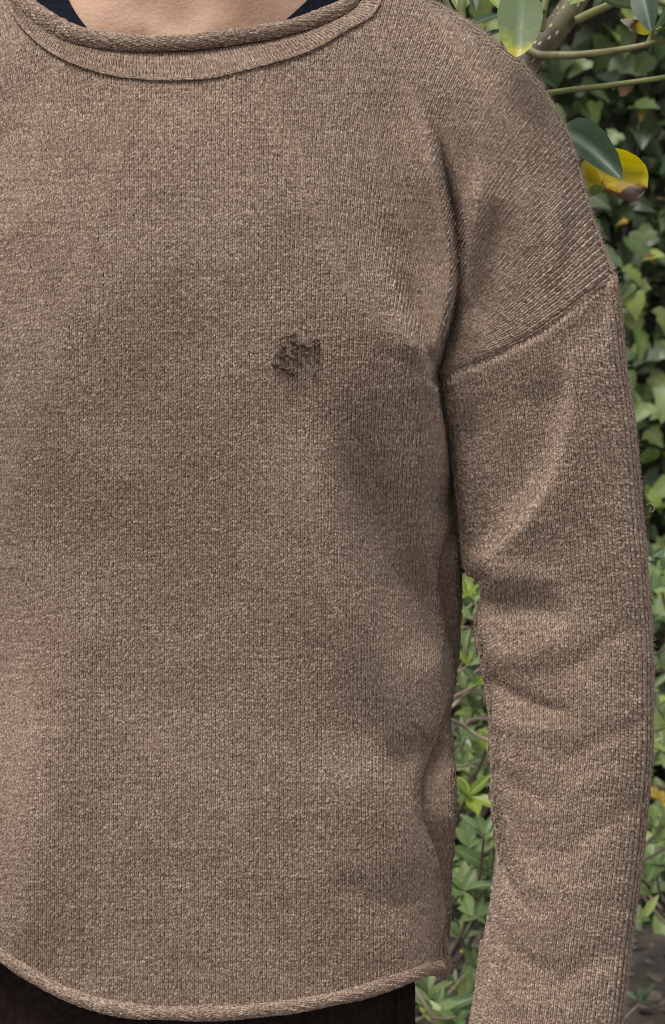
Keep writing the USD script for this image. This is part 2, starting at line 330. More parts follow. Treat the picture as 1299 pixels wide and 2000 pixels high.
def front_depth(x, y):
    ax = np.abs(x - 380)
    half = np.interp(y, [-110, 200, 600, 900, 1200, 1900], [430, 462, 486, 500, 496, 498])
    v = PchipInterpolator([-120, 0, 150, 300, 450, 620, 850, 1100, 1350, 1600, 1900, 2100], [0.098, 0.060, 0.034, 0.014, 0.004, 0.0, 0.006, 0.018, 0.020, 0.014, 0.016, 0.018])(np.clip(y, -120, 2100))
    u = np.clip(ax / half, 0, 0.9995)
    dt = v + 0.115 * (1 - (1 - u ** 2.5) ** (1 / 2.5))
    mx = np.where(x < 380, 760 - x, x)
    r, s, t = seg_dist(mx, y, [(600, -190)] + OUTLINE)
    e = np.where(s < 0, r, -r)                               # inside positive
    e = np.where((mx > 1203) | (y > 900), r, e)
    q = np.clip(e / 200.0, 0, 1)
    ds = 0.115 - 0.062 * np.sqrt(np.clip(1 - (1 - q) ** 2, 0, 1)) + np.where(e < 0, 0.02, 0)
    k = np.interp(y, [0, 250, 600, 740], [0.045, 0.035, 0.022, 0.010])
    h = np.clip(0.5 + 0.5 * (ds - dt) / k, 0, 1)
    d = ds * (1 - h) + dt * h - k * h * (1 - h)
    return np.where(y > 760, dt, d)

H = front_depth(HX, HY)
H = gaussian_filter(H, 3.0)
MXF = np.where(HX < 380, 690 - HX, HX)
MXX = np.where(HX < 380, 760 - HX, HX)
for S in [
    ([(812, 150), (832, 250), (856, 360), (873, 440), (882, 505), (878, 570), (864, 640), (848, 700), (838, 730)], 60, 9, -0.016, (0.35, 0.1)),
    ([(842, 240), (874, 360), (893, 460), (897, 530), (888, 600), (868, 680), (851, 738)], 9, 13, 0.019, (0.4, 0.0)),
    ([(945, 300), (932, 390), (914, 480), (897, 560), (880, 640)], 13, 26, -0.009, (0.3, 0.25)),
    ([(972, 380), (957, 460), (935, 550), (908, 650)], 18, 34, 0.0045, (0.3, 0.2)),
    ([(722, 360), (742, 470), (770, 570), (798, 645), (833, 732), (858, 797), (872, 862), (876, 915), (868, 970), (850, 1040), (832, 1110)], 72, 13, -0.0165, (0.55, 0.42)),
    ([(776, 520), (802, 600), (824, 660), (846, 728)], 14, 36, 0.0045, (0.4, 0.0)),
    ([(1092, 330), (1090, 420), (1078, 520), (1068, 590)], 26, 18, -0.0035, (0.3, 0.3)),
    ([(1120, 400), (1115, 480), (1100, 560)], 20, 20, 0.003, (0.3, 0.3)),
    ([(1000, 380), (1000, 470), (985, 560), (960, 650)], 30, 30, 0.002, (0.3, 0.3)),
    ([(1030, 330), (1035, 430), (1025, 520)], 20, 20, -0.002, (0.3, 0.3)),
    # under the arm
    ([(915, 958), (875, 972), (838, 980), (800, 985)], 36, 34, 0.020, (0.0, 0.75)),
    ([(800, 1060), (825, 1140), (840, 1230), (850, 1310)], 50, 26, 0.012, (0.3, 0.3)),
]: stroke(H, MXF, HY, S[0], S[1], S[2], S[3] * 1.25, S[4])
for S in [
    ([(545, 780), (600, 920), (655, 1080), (705, 1230), (750, 1400), (780, 1520)], 110, 50, -0.018, (0.4, 0.45)),
    ([(660, 760), (715, 920), (770, 1090), (810, 1260), (825, 1360)], 70, 60, 0.0165, (0.45, 0.4)),
    ([(690, 1430), (745, 1560), (795, 1670), (835, 1760)], 75, 50, -0.0055, (0.3, 0.3)),
    ([(840, 1440), (790, 1475), (735, 1490)], 34, 34, 0.006, (0.1, 0.4)),
    ([(130, 1130), (112, 1300), (92, 1500), (60, 1680), (10, 1880), (-40, 2050)], 130, 80, -0.010, (0.35, 0.3)),
    ([(640, 1700), (740, 1760), (820, 1770)], 34, 30, 0.0022, (0.3, 0.3)),
]: stroke(H, HX, HY, S[0], S[1], S[2], S[3] * 1.2, S[4])
nz = meshkit.fbm(np.stack([HX / 150, HY / 190, 0 * HX], -1), 3, 11) - 0.5
H += 0.0025 * gaussian_filter(nz, 5)
# the cloth turns back at its free edges
for pts, wd, amp in ((OUTLINE, 26, 0.016), (EDGE, 24, 0.020)):
    r, s, t = seg_dist(MXX, HY, sm(pts, 90))
    q = np.clip(r / wd, 0, 1)
    H += amp * (1 - np.sqrt(np.clip(1 - (1 - q) ** 2, 0, 1)))
r, s, t = seg_dist(MXX, HY, sm(ARMHOLE, 40))                   # the armhole seam pulls the cloth in
H += 0.0022 * np.exp(-(r / 6) ** 2) - 0.0008 * np.exp(-((r - 20) / 12) ** 2)
H = gaussian_filter(H, 0.8)

def sampler(G):
    return lambda x, y: map_coordinates(G, [(np.asarray(y) - GY0) / GS, (np.asarray(x) - GX0) / GS], order=1, mode='nearest')
front = sampler(H)

# wales (columns of stitches) of the body, drawn in photo pixels: s = distance from the middle, t = along the wale from the hem
WALES = {
    0: [(380, 2060), (380, 1500), (380, 900), (380, 400), (380, -120)],
    110: [(490, 2060), (490, 1500), (490, 900), (491, 400), (494, -120)],
    200: [(580, 2060), (580, 1500), (580, 900), (583, 600), (590, 300), (606, 60), (625, -120)],
    290: [(668, 2060), (668, 1500), (668, 950), (676, 600), (694, 320), (724, 100), (770, -100)],
    350: [(725, 2060), (722, 1500), (722, 1000), (734, 680), (762, 400), (800, 190), (862, 20), (890, -50)],
    410: [(776, 2060), (770, 1500), (770, 1050), (784, 780), (806, 580), (836, 420), (888, 260), (975, 90), (1000, 40)],
    460: [(812, 2060), (800, 1500), (808, 1100), (824, 850), (836, 680), (862, 520), (930, 360), (1052, 172), (1080, 130)],
    510: [(838, 2060), (824, 1500), (836, 1150), (850, 900), (850, 740), (878, 620), (965, 490), (1122, 310), (1160, 265)],
    550: [(856, 2060), (840, 1500), (856, 1150), (870, 900), (862, 770), (890, 690), (1000, 600), (1160, 448), (1195, 410)],
    575: [(866, 2060), (850, 1500), (866, 1150), (880, 920), (862, 800), (880, 732), (1020, 668), (1203, 540), (1240, 512)],
}
cs, ct, cp = [], [], []
for s, pts in WALES.items():
    c = curve(pts, 300); L = np.concatenate([[0], np.cumsum(np.hypot(*np.diff(c, axis=0).T))])
    for tt in np.linspace(0, L[-1], 34):
        cs.append(s); ct.append(tt); cp.append([np.interp(tt, L, c[:, 0]), np.interp(tt, L, c[:, 1])])
rbf = RBFInterpolator(np.stack([np.array(cs) * 1.5, ct], 1), np.array(cp), kernel='thin_plate_spline', smoothing=4.0, neighbors=60)
SG, TG = np.arange(0, 621, 10.0), np.arange(0, 2401, 15.0)
ss, tt = np.meshgrid(SG, TG)
grid = rbf(np.stack([ss.ravel() * 1.5, tt.ravel()], 1)).reshape(len(TG), len(SG), 2)
grid = gaussian_filter(grid, (1.0, 0, 0)); grid[:, 0, 0] = 380; grid[:, 1, 0] = (380 + grid[:, 2, 0]) / 2
_m = grid[:, 3:0:-1].copy(); _m[..., 0] = 760 - _m[..., 0]
grid = np.concatenate([_m, grid], 1)
def body_px(s, t):
    a = np.abs(s)
    x = map_coordinates(grid[..., 0], [t / 15, a / 10 + 3], order=3, mode='nearest'); y = map_coordinates(grid[..., 1], [t / 15, a / 10 + 3], order=3, mode='nearest')
    return np.where(s < 0, 760 - x, x), y
def body_P(s, t):
    x, y = body_px(s, t)
    return W(x, y, front(x, y))

# one stitch = two legs of a V, each a half round, tapered length of yarn
RING_L = np.array([-0.84, -0.30, 0.32, 0.88]); RING_WS = {-1: np.array([0.34, 0.44, 0.47, 0.48]), 1: np.array([-0.03, 0.27, 0.55, 0.72])}; RING_H = np.array([-0.18, 0.28, 0.25, -0.22]); RING_R = np.array([0.62, 0.95, 0.92, 0.62])
ANG = np.radians([-12, 55, 125, 192])
def knit(P, Wd, Td, N, u, v, seed=1, thick=1.0):
    """P centres; Wd half-width vectors across the wale; Td row-length vectors along it; N outward; u, v millimetres for the colour."""
    n = len(P); g = np.random.default_rng(seed)
    r0 = np.linalg.norm(Wd, axis=1) * 0.53 * thick
    wl = np.linalg.norm(Wd, axis=1, keepdims=True); wn = Wd / np.maximum(wl, 1e-9)
    tl = np.linalg.norm(Td, axis=1, keepdims=True); tn = Td / np.maximum(tl, 1e-9)
    P = P + Wd * g.normal(0, 0.045, (n, 1)) + Td * g.normal(0, 0.09, (n, 1))
    V, F, U = [], [], []
    for sgn in (-1, 1):
        rr = r0 * g.uniform(0.82, 1.14, n); hh = g.normal(0, 0.13, n) + (0.20 if sgn < 0 else -0.10); tilt = g.normal(0, 0.045, n)
        dirv = Td * 1.7 + sgn * Wd * (0.14 if sgn < 0 else 0.70)
        side = np.cross(N, dirv); side /= np.linalg.norm(side, axis=1, keepdims=True) + 1e-12
        c = (P[:, None] + Td[:, None] * RING_L[None, :, None] + Wd[:, None] * (sgn * RING_WS[sgn][None, :] + tilt[:, None])[..., None]
             + N[:, None] * ((RING_H[None] + hh[:, None]) * rr[:, None])[..., None])
        rad = rr[:, None] * RING_R[None]
        pts = c[:, :, None] + rad[:, :, None, None] * (np.cos(ANG)[None, None, :, None] * side[:, None, None] + 0.88 * np.sin(ANG)[None, None, :, None] * N[:, None, None])
        V.append(pts.reshape(n * 16, 3))
        uu = u[:, None, None] + sgn * 0.9 + 0.35 * np.cos(ANG)[None, None] + g.uniform(-7, 7, n)[:, None, None]; vv = v[:, None, None] + RING_L[None, :, None] * 2.1 + 0 * ANG[None, None]
        U.append(np.stack([np.broadcast_to(uu, (n, 4, 4)), np.broadcast_to(vv, (n, 4, 4))], -1).reshape(-1, 2))
    a = np.arange(16).reshape(4, 4)
    q = np.stack([a[:-1, :-1], a[:-1, 1:], a[1:, 1:], a[1:, :-1]], -1).reshape(-1, 4)
    tri = np.vstack([q[:, [0, 1, 2]], q[:, [0, 2, 3]]])
    F = (tri[None] + 16 * np.arange(2 * n)[:, None, None]).reshape(-1, 3)
    return np.vstack(V), F, np.vstack(U)

def stitches_on(Pf, s, t, ds, dt, flip=1.0, maxs=2.4):
    e = 1.5
    P = Pf(s, t); Ps = (Pf(s + e, t) - Pf(s - e, t)) / (2 * e); Pt = (Pf(s, t + e) - Pf(s, t - e)) / (2 * e)
    N = np.cross(Ps, Pt) * flip; N /= np.linalg.norm(N, axis=1, keepdims=True) + 1e-12
    tl = np.linalg.norm(Pt, axis=1); T = Pt / np.maximum(tl, 1e-9)[:, None]
    wn = np.cross(T, N); ws = np.abs((Ps * wn).sum(1))
    tl = np.clip(tl / PX, 0.3, maxs) * PX
    return P, wn, T, N, ws, tl

WS, RS = 8.3, 6.5
LEVELS = [1.0, 1.3, 1.6, 1.95, 2.35]
def body_stitches():
    """Wales keep an even width: where the cloth fans out over the shoulder more of them run side by side."""
    out = []
    t = np.arange(20, 2330, RS)
    for li, lv in enumerate(LEVELS):
        lo = -1 if li == 0 else (LEVELS[li - 1] + lv) / 2; hi = 99 if li == len(LEVELS) - 1 else (LEVELS[li + 1] + lv) / 2
        ds = WS / lv
        s = np.concatenate([-np.arange(ds / 2, 590, ds)[::-1], np.arange(ds / 2, 590, ds)])
        S, T = np.meshgrid(s, t)
        ph = np.random.default_rng(60 + li).uniform(-0.5, 0.5, len(s)) * RS * 0.75
        T = T + ph[None]
        S, T = S.ravel(), T.ravel()
        x, y = body_px(S, T)
        ok = (x > -150) & (x < 1260) & shapely.contains_xy(PANEL, x, y)
        S, T = S[ok], T[ok]
        P, wn, Tn, N, ws, tl = stitches_on(body_P, S, T, ds, RS)
        g = gaussianless(S, T, ws) / PX
        k = (g >= lo * 0.978) & (g < hi * 1.022)
        if not k.any(): continue
        P, wn, Tn, N, ws, tl, S, T = (q[k] for q in (P, wn, Tn, N, ws, tl, S, T))
        wd = np.clip(ws, 0.5 * lv * PX, 1.5 * lv * PX) * ds * 0.5
        out.append(knit(P, wn * wd[:, None], Tn * (tl * RS)[:, None], N, S * PX * 1000, T * PX * 1000, seed=3 + li))
    return out
def gaussianless(S, T, ws):
    """The stretch across the wales smoothed over a patch, so that wales split along a calm line."""
    b = {}
    i = np.round((S + 600) / 33).astype(int); j = np.round(T / 40).astype(int)
    A = np.zeros((40, 64)); C = np.zeros((40, 64)); np.add.at(A, (i, j), np.clip(ws, 0, 3 * PX)); np.add.at(C, (i, j), 1)
    G = gaussian_filter(A, 1.2) / np.maximum(gaussian_filter(C, 1.2), 1e-6)
    return map_coordinates(G, [(S + 600) / 33, T / 40], order=1, mode='nearest')

def rim(pts, depth, inset, N0, seed, y0, y1, u0):
    q = resample(np.array(sm(pts, 260)), 900); q = q[(q[:, 1] > y0) & (q[:, 1] < y1)]
    q = resample(q, int(np.hypot(*np.diff(q, axis=0).T).sum() / RS)); t = np.gradient(q, axis=0); t /= np.linalg.norm(t, axis=1, keepdims=True)
    n = np.stack([t[:, 1], -t[:, 0]], 1)                      # outward, to the right of the way down
    P = W(q[:, 0] - n[:, 0] * inset, q[:, 1] - n[:, 1] * inset, depth(q[:, 0] - n[:, 0] * (inset + 2), q[:, 1] - n[:, 1] * (inset + 2)))
    T = -np.gradient(P, axis=0); N = np.stack([n[:, 0] * 0.8, np.full(len(q), -0.6), -n[:, 1] * 0.8], 1); N /= np.linalg.norm(N, axis=1, keepdims=True)
    Wv = np.cross(T, N); Wv /= np.linalg.norm(Wv, axis=1, keepdims=True)
    return knit(P, Wv * WS * 0.5 * PX, T, N, np.full(len(q), u0), -q[:, 1] * PX * 1000, seed=seed)

# body cloth: front sheet under the stitches, back sheet behind
def front_sheet():
    st = 5.0
    x = np.arange(-460, 1215, st); y = np.arange(-70, 1985, st); X, Y = np.meshgrid(x, y)
    ok = shapely.contains_xy(PANEL.buffer(1.5), X.ravel(), Y.ravel()) & ((X.ravel() > -170))
    P = W(X, Y, front(X, Y) + 0.0006).reshape(-1, 3)
    return compact(P, grid_faces(*X.shape, ok)[:, ::-1], np.stack([X.ravel(), -Y.ravel()], 1) * PX * 1000)

BACKEDGE = [(850, 700), (868, 800), (885, 900), (895, 1000), (900, 1110), (899, 1190), (897, 1250), (888, 1330), (880, 1400), (885, 1470), (890, 1560), (885, 1650), (880, 1740), (878, 1800), (872, 1850), (874, 1896)]
eb, ef = along(BACKEDGE), along(EDGE)
def back_row(y, n=40):
    """Half a cross-section of the back of the body from inside the front's edge round to the spine: (px, depth)."""
    xe, xb = float(ef(y)), float(eb(y))
    de = float(front(np.array([xe - 10]), np.array([y]))[0])
    p = [(xe - 46, de + 0.022), (xe - 12, de + 0.019), (max(xb - 8, xe - 8), de + 0.026), (xb, de + 0.052), (xb - 30, de + 0.115), (xb - 130, 0.245), (600, 0.262), (380, 0.258)]
    return curve(p, n)
def back_body():
    ys = np.arange(700, 1900, 12.0)
    rows = np.array([back_row(max(y, 742)) for y in ys])
    R = W(rows[..., 0], ys[:, None], rows[..., 1])
    Lm = W(760 - rows[..., 0], ys[:, None], rows[..., 1])
    allp = np.concatenate([R, Lm[:, ::-1][:, 1:]], 1)
    uv = np.stack(np.broadcast_arrays(np.linspace(0, 420, allp.shape[1])[None], -ys[:, None] * PX * 1000), -1)
    part1 = compact(allp.reshape(-1, 3), grid_faces(*allp.shape[:2]), uv.reshape(-1, 2))
    # the back of the shoulders
    st = 12.0
    x = np.arange(-460, 1225, st); y = np.arange(-70, 780, st); X, Y = np.meshgrid(x, y)
    ok = shapely.contains_xy(OUTP.union(Polygon([(5, -62), (755, -62), (740, 200), (20, 200)])).buffer(-2), X.ravel(), Y.ravel())
    mx = np.where(X < 380, 760 - X, X)
    r, s, t = seg_dist(mx, Y, [(600, -190)] + OUTLINE)
    q = np.clip(r / 260, 0, 1)
    d = 0.128 + 0.115 * np.sqrt(np.clip(1 - (1 - q) ** 2, 0, 1))
    keep = ok & ~((np.abs(X.ravel() - 380) < 330) & (Y.ravel() < 0))
    return [part1, compact(W(X, Y, d).reshape(-1, 3), grid_faces(*X.shape, keep), np.stack([X.ravel(), -Y.ravel()], 1) * PX * 1000)]
def back_P(s, t):
    """s: place 0..1 along back_row, t: photo row."""
    return W(map_coordinates(BR[..., 0], [(t - 742) / 6, s * 39], order=1, mode='nearest'), t, map_coordinates(BR[..., 1], [(t - 742) / 6, s * 39], order=1, mode='nearest'))
BR = np.array([back_row(y) for y in np.arange(742, 1903, 6.0)])
def back_stitches():
    lens = np.linalg.norm(np.diff(W(BR[:, :, 0], 1400, BR[:, :, 1])[100], axis=0), axis=1).sum() / PX
    ds = WS / lens
    S, T = np.meshgrid(np.arange(0.01, 0.62, ds), np.arange(760, 1893, RS)); S, T = S.ravel(), T.ravel()
    T = T + 55 * S * 10 % RS
    e = 0.006
    P = back_P(S, T); Ps = (back_P(S + e, T) - back_P(S - e, T)) / (2 * e); Pt = -(back_P(S, T + 3) - back_P(S, T - 3)) / 6
    N = np.cross(Ps, Pt); N /= np.linalg.norm(N, axis=1, keepdims=True) + 1e-12
    tl = np.linalg.norm(Pt, axis=1); Tn = Pt / tl[:, None]; wn = np.cross(Tn, N); ws = np.abs((Ps * wn).sum(1)) * ds
    return knit(P, wn * (np.clip(ws, 0.5 * PX * WS, 2 * PX * WS) * 0.5)[:, None], Tn * (np.clip(tl, 0.4 * PX, 1.6 * PX) * RS)[:, None], N, S * lens * PX * 1000, -T * PX * 1000, seed=8)

# sleeve
S_OUT = [(1203, 540), (1212, 600), (1224, 720), (1240, 830), (1255, 1000), (1267, 1150), (1275, 1300), (1275, 1440), (1263, 1600), (1250, 1720), (1235, 1830), (1215, 2000), (1196, 2120), (1190, 2180)]
S_IN = [(838, 640), (848, 738), (872, 850), (884, 930), (895, 1000), (900, 1060), (907, 1112), (925, 1130), (938, 1142), (936, 1175), (925, 1222), (938, 1300), (951, 1380), (956, 1450), (958, 1560), (967, 1640),
        (968, 1700), (958, 1765), (942, 1840), (934, 1905), (915, 2000), (905, 2100), (915, 2180)]
so, si = along(S_OUT), along(S_IN)
si_s = along([(838, 540), (848, 738), (884, 930), (905, 1100), (925, 1230), (955, 1450), (966, 1660), (942, 1840), (915, 2000), (910, 2180)])
ARMF = lambda x: np.interp(x, [p[0] for p in ARMHOLE[::-1]], [p[1] for p in ARMHOLE[::-1]])
SY0, SY1 = 500, 2200
sx_ = np.arange(800, 1321, 3.0); sy_ = np.arange(SY0, SY1 + 1, 3.0); SX, SY = np.meshgrid(sx_, sy_)
def sleeve_shape(X, Y, sgn):
    o, i = so(Y) + 1.0, np.minimum(si_s(Y), si(Y)) - 4
    mid, hw = (o + i) / 2, (o - i) / 2
    u = np.clip(np.abs(X - mid) / hw, 0, 0.9995)
    c = np.interp(Y, [500, 740, 1200, 1600, 2200], [0.112, 0.112, 0.118, 0.100, 0.060])
    hb = np.interp(Y, [500, 740, 1200, 1600, 2200], [0.060, 0.058, 0.055, 0.050, 0.036])
    return c - sgn * hb * (1 - u ** 2.4) ** (1 / 2.4)
HS = sleeve_shape(SX, SY, 1.0)
HS = gaussian_filter(HS, 2.0)
blend = np.clip((SY - ARMF(SX)) / 150, 0, 1); blend = blend * blend * (3 - 2 * blend)
fr = front(np.minimum(SX, 1176), np.minimum(SY, ARMF(np.minimum(SX, 1176)) - 16))
HS = np.where(SX > 855, HS * blend + (1 - blend) * fr, HS)
for S in [
    ([(1122, 640), (1118, 740), (1112, 830), (1088, 925), (1035, 1015), (975, 1078), (925, 1108)], 12, 64, -0.0085, (0.3, 0.05)),
    ([(1085, 660), (1075, 780), (1055, 880), (1000, 970), (945, 1040), (900, 1080)], 60, 26, 0.0085, (0.3, 0.05)),
    ([(925, 1185), (990, 1180), (1060, 1190), (1120, 1225)], 26, 26, 0.0085, (0.0, 0.4)),
    ([(950, 1130), (1040, 1125), (1120, 1140)], 22, 24, -0.004, (0.1, 0.4)),
    ([(1265, 1215), (1200, 1240), (1120, 1300), (1060, 1330)], 22, 26, 0.0045, (0.1, 0.4)),
    ([(940, 1270), (1000, 1285), (1060, 1270), (1130, 1235)], 26, 26, -0.005, (0.1, 0.4)),
    ([(945, 1320), (1020, 1362), (1080, 1385), (1150, 1392)], 16, 14, 0.0050, (0.1, 0.4)),
    ([(955, 1400), (1040, 1425), (1130, 1430)], 22, 22, -0.004, (0.1, 0.4)),
    ([(1275, 1400), (1200, 1430), (1110, 1480), (1040, 1490)], 18, 18, 0.0038, (0.1, 0.4)),
    ([(955, 1490), (1010, 1530), (1060, 1560), (1130, 1555)], 20, 16, 0.0045, (0.1, 0.4)),
    ([(1250, 1490), (1160, 1525), (1080, 1545)], 16, 18, -0.003, (0.2, 0.4)),
    ([(1262, 1560), (1180, 1610), (1110, 1660), (1060, 1690)], 20, 20, 0.0042, (0.1, 0.4)),
    ([(967, 1625), (985, 1690), (1012, 1750), (1060, 1800)], 13, 12, 0.0055, (0.05, 0.4)),
    ([(985, 1610), (1010, 1680), (1045, 1730), (1100, 1760)], 22, 18, -0.0045, (0.1, 0.4)),
    ([(1250, 1710), (1180, 1740), (1120, 1745)], 20, 20, -0.003, (0.2, 0.4)),
    ([(950, 1790), (1000, 1850), (1060, 1890), (1130, 1900)], 16, 16, 0.0045, (0.1, 0.4)),
    ([(1220, 1850), (1150, 1880), (1060, 1960)], 22, 22, 0.004, (0.1, 0.3)),
    ([(940, 1900), (1000, 1950), (1060, 1990)], 18, 18, -0.003, (0.1, 0.3)),
]: stroke(HS, SX, SY, S[0], S[1], S[2], S[3] * (0.72 if min(q[1] for q in S[0]) < 1380 else 0.5), S[4])
for pts, wd, amp in ((S_OUT, 20, 0.010), (S_IN, 30, 0.016)):
    r, s, t = seg_dist(SX, SY, sm(pts, 110)); q = np.clip(r / wd, 0, 1)
    HS += amp * (1 - np.sqrt(np.clip(1 - (1 - q) ** 2, 0, 1))) * np.clip((SY - 535) / 70, 0.15, 1)
r, s, t = seg_dist(SX, SY, sm(ARMHOLE, 40))
HS += 0.0026 * np.exp(-(r / 5) ** 2) - 0.0008 * np.exp(-((r - 17) / 11) ** 2)
HS += 0.004 * gaussian_filter(meshkit.fbm(np.stack([SX / 100, SY / 60, 0 * SX], -1), 3, 21) - 0.5, 4)
HS = gaussian_filter(HS, 0.8)
sleeve_d = lambda x, y: map_coordinates(HS, [(np.asarray(y) - SY0) / 3, (np.asarray(x) - 800) / 3], order=1, mode='nearest')
SLEEVE = Polygon(sm(ARMHOLE, 40)[::-1] + sm(S_OUT, 120)[1:] + [p for p in sm(S_IN, 160)[::-1] if p[1] > 745]).buffer(0)
so_s = lambda y: so(y)
def sleeve_P(s, t):
    y = 2200 - t; x = so_s(y) - s
    return W(x, y, sleeve_d(x, y))
def sleeve():
    S, T = np.meshgrid(np.arange(1.2, 460, WS), np.arange(2, 1680, RS)); S, T = S.ravel(), T.ravel()
    T = T + np.random.default_rng(77).uniform(-0.4, 0.4, 5000)[(S / WS).astype(int)] * RS
    y = 2200 - T; x = so_s(y) - S; ok = shapely.contains_xy(SLEEVE, x, y); S, T = S[ok], T[ok]
    P, wn, Tn, N, ws, tl = stitches_on(sleeve_P, S, T, WS, RS, flip=-1.0)
    a = knit(P, wn * (np.clip(ws, 0.5 * PX, 1.8 * PX) * WS * 0.5)[:, None], Tn * (np.clip(tl, 0.5 * PX, 1.7 * PX) * RS)[:, None], N, S * PX * 1000 + 900, T * PX * 1000, seed=5)
    st = 5.0
    X, Y = np.meshgrid(np.arange(830, 1290, st), np.arange(530, 2185, st)); ok = shapely.contains_xy(SLEEVE.buffer(1.5), X.ravel(), Y.ravel())
    uv = np.stack([X.ravel() + 3000, -Y.ravel()], 1) * PX * 1000
    b = compact(W(X, Y, sleeve_d(X, Y) + 0.0006).reshape(-1, 3), grid_faces(*X.shape, ok)[:, ::-1], uv)
    ey = resample(np.array(sm(S_IN, 260)), 900); ey = ey[ey[:, 1] > 742]
    L_ = np.hypot(*np.diff(ey, axis=0).T).sum(); ey = resample(ey, int(L_ / RS))
    EP = W(ey[:, 0] + 3.5, ey[:, 1], sleeve_d(ey[:, 0] + 6, ey[:, 1])); ET = -np.gradient(EP, axis=0); EN = np.tile([-0.85, -0.52, 0.0], (len(EP), 1))
    EW = np.cross(ET, EN); EW /= np.linalg.norm(EW, axis=1, keepdims=True)
    e1 = knit(EP, EW * WS * 0.5 * PX, ET, EN, np.full(len(EP), 480 * PX * 1000 + 900), -ey[:, 1] * PX * 1000, seed=6)
    # the back of the sleeve, as rows from outline to outline
    ys = np.arange(560, 2181, 12.0); u = np.linspace(0, math.pi, 22)
    xo, xi = so(ys) - 1, np.where(ys < 745, np.interp(ys, [560, 745], [1000, 850]), si(ys) + 1)
    do, di = sleeve_d(xo - 2, ys) + 0.002, sleeve_d(xi + 2, ys) + 0.002
    cmid = (xo + xi) / 2; hw = (xo - xi) / 2
    RX = cmid[:, None] + hw[:, None] * np.cos(u)[None]
    RD = (do[:, None] * (1 + np.cos(u)) / 2 + di[:, None] * (1 - np.cos(u)) / 2) + np.interp(ys, [560, 2180], [0.055, 0.035])[:, None] * np.sin(u)[None] ** 0.8
    R = W(RX, ys[:, None], RD)
    c = compact(R.reshape(-1, 3), grid_faces(*RX.shape), np.stack([RX.ravel() + 6000, -np.repeat(ys, 22)], 1) * PX * 1000)
    return join([a, b, c, e1, rim(S_OUT, sleeve_d, 3.0, None, 72, 545, 2180, 700.0)])

# ------------------------------------------------------------------ the person
person = thing('person', 'person wearing a brown heathered wool sweater with a darned patch on the chest', 'person')
X0 = (380 - CX) * PX

def hulls(bones, ref=0.012, iters=12):
    parts = []
    for a in bones:
        parts.append(m3.Manifold.batch_hull([m3.Manifold.sphere(r, 20).translate(list(p)) for p, r in a]))
    m = parts[0]
    for q in parts[1:]: m = m + q
    m = m.refine_to_length(ref).to_mesh()
    t = trimesh.Trimesh(m.vert_properties[:, :3], m.tri_verts, process=True)
    trimesh.smoothing.filter_taubin(t, 0.5, 0.52, iters)
    return t

def hand_bones(s):
    """Relaxed hand below the cuff: palm, four fingers and a thumb, curled a little forward."""
    wx, wy, wz = W(1052, 2170, 0.062)
    wx = X0 + s * (wx - X0)
    at = lambda dx, dy, dz: (wx + s * dx, wy + dy, wz + dz)
    B = [[(at(0, 0.0, 0.0), 0.026), (at(0, 0, -0.03), 0.025)],
         [(at(0, -0.022, -0.035), 0.014), (at(0, 0.022, -0.035), 0.014), (at(0.004, -0.034, -0.095), 0.012), (at(0.004, 0.032, -0.09), 0.011)]]
    for k, (y0, l) in enumerate(((-0.034, 0.072), (-0.012, 0.080), (0.011, 0.075), (0.031, 0.060))):
        p0, p1, p2, p3 = at(0.004, y0, -0.095), at(0.002, y0 * 1.08 - 0.004, -0.095 - l * 0.48), at(-0.010, y0 * 1.1 - 0.008, -0.095 - l * 0.80), at(-0.022, y0 * 1.1 - 0.010, -0.095 - l)
        B += [[(p0, 0.0098), (p1, 0.0090)], [(p1, 0.0090), (p2, 0.0082)], [(p2, 0.0082), (p3, 0.0072)]]
    t0, t1, t2, t3 = at(-0.004, -0.020, -0.030), at(-0.018, -0.046, -0.058), at(-0.026, -0.056, -0.084), at(-0.030, -0.058, -0.106)
    return B + [[(t0, 0.013), (t1, 0.0115)], [(t1, 0.0115), (t2, 0.0098)], [(t2, 0.0098), (t3, 0.0080)]]

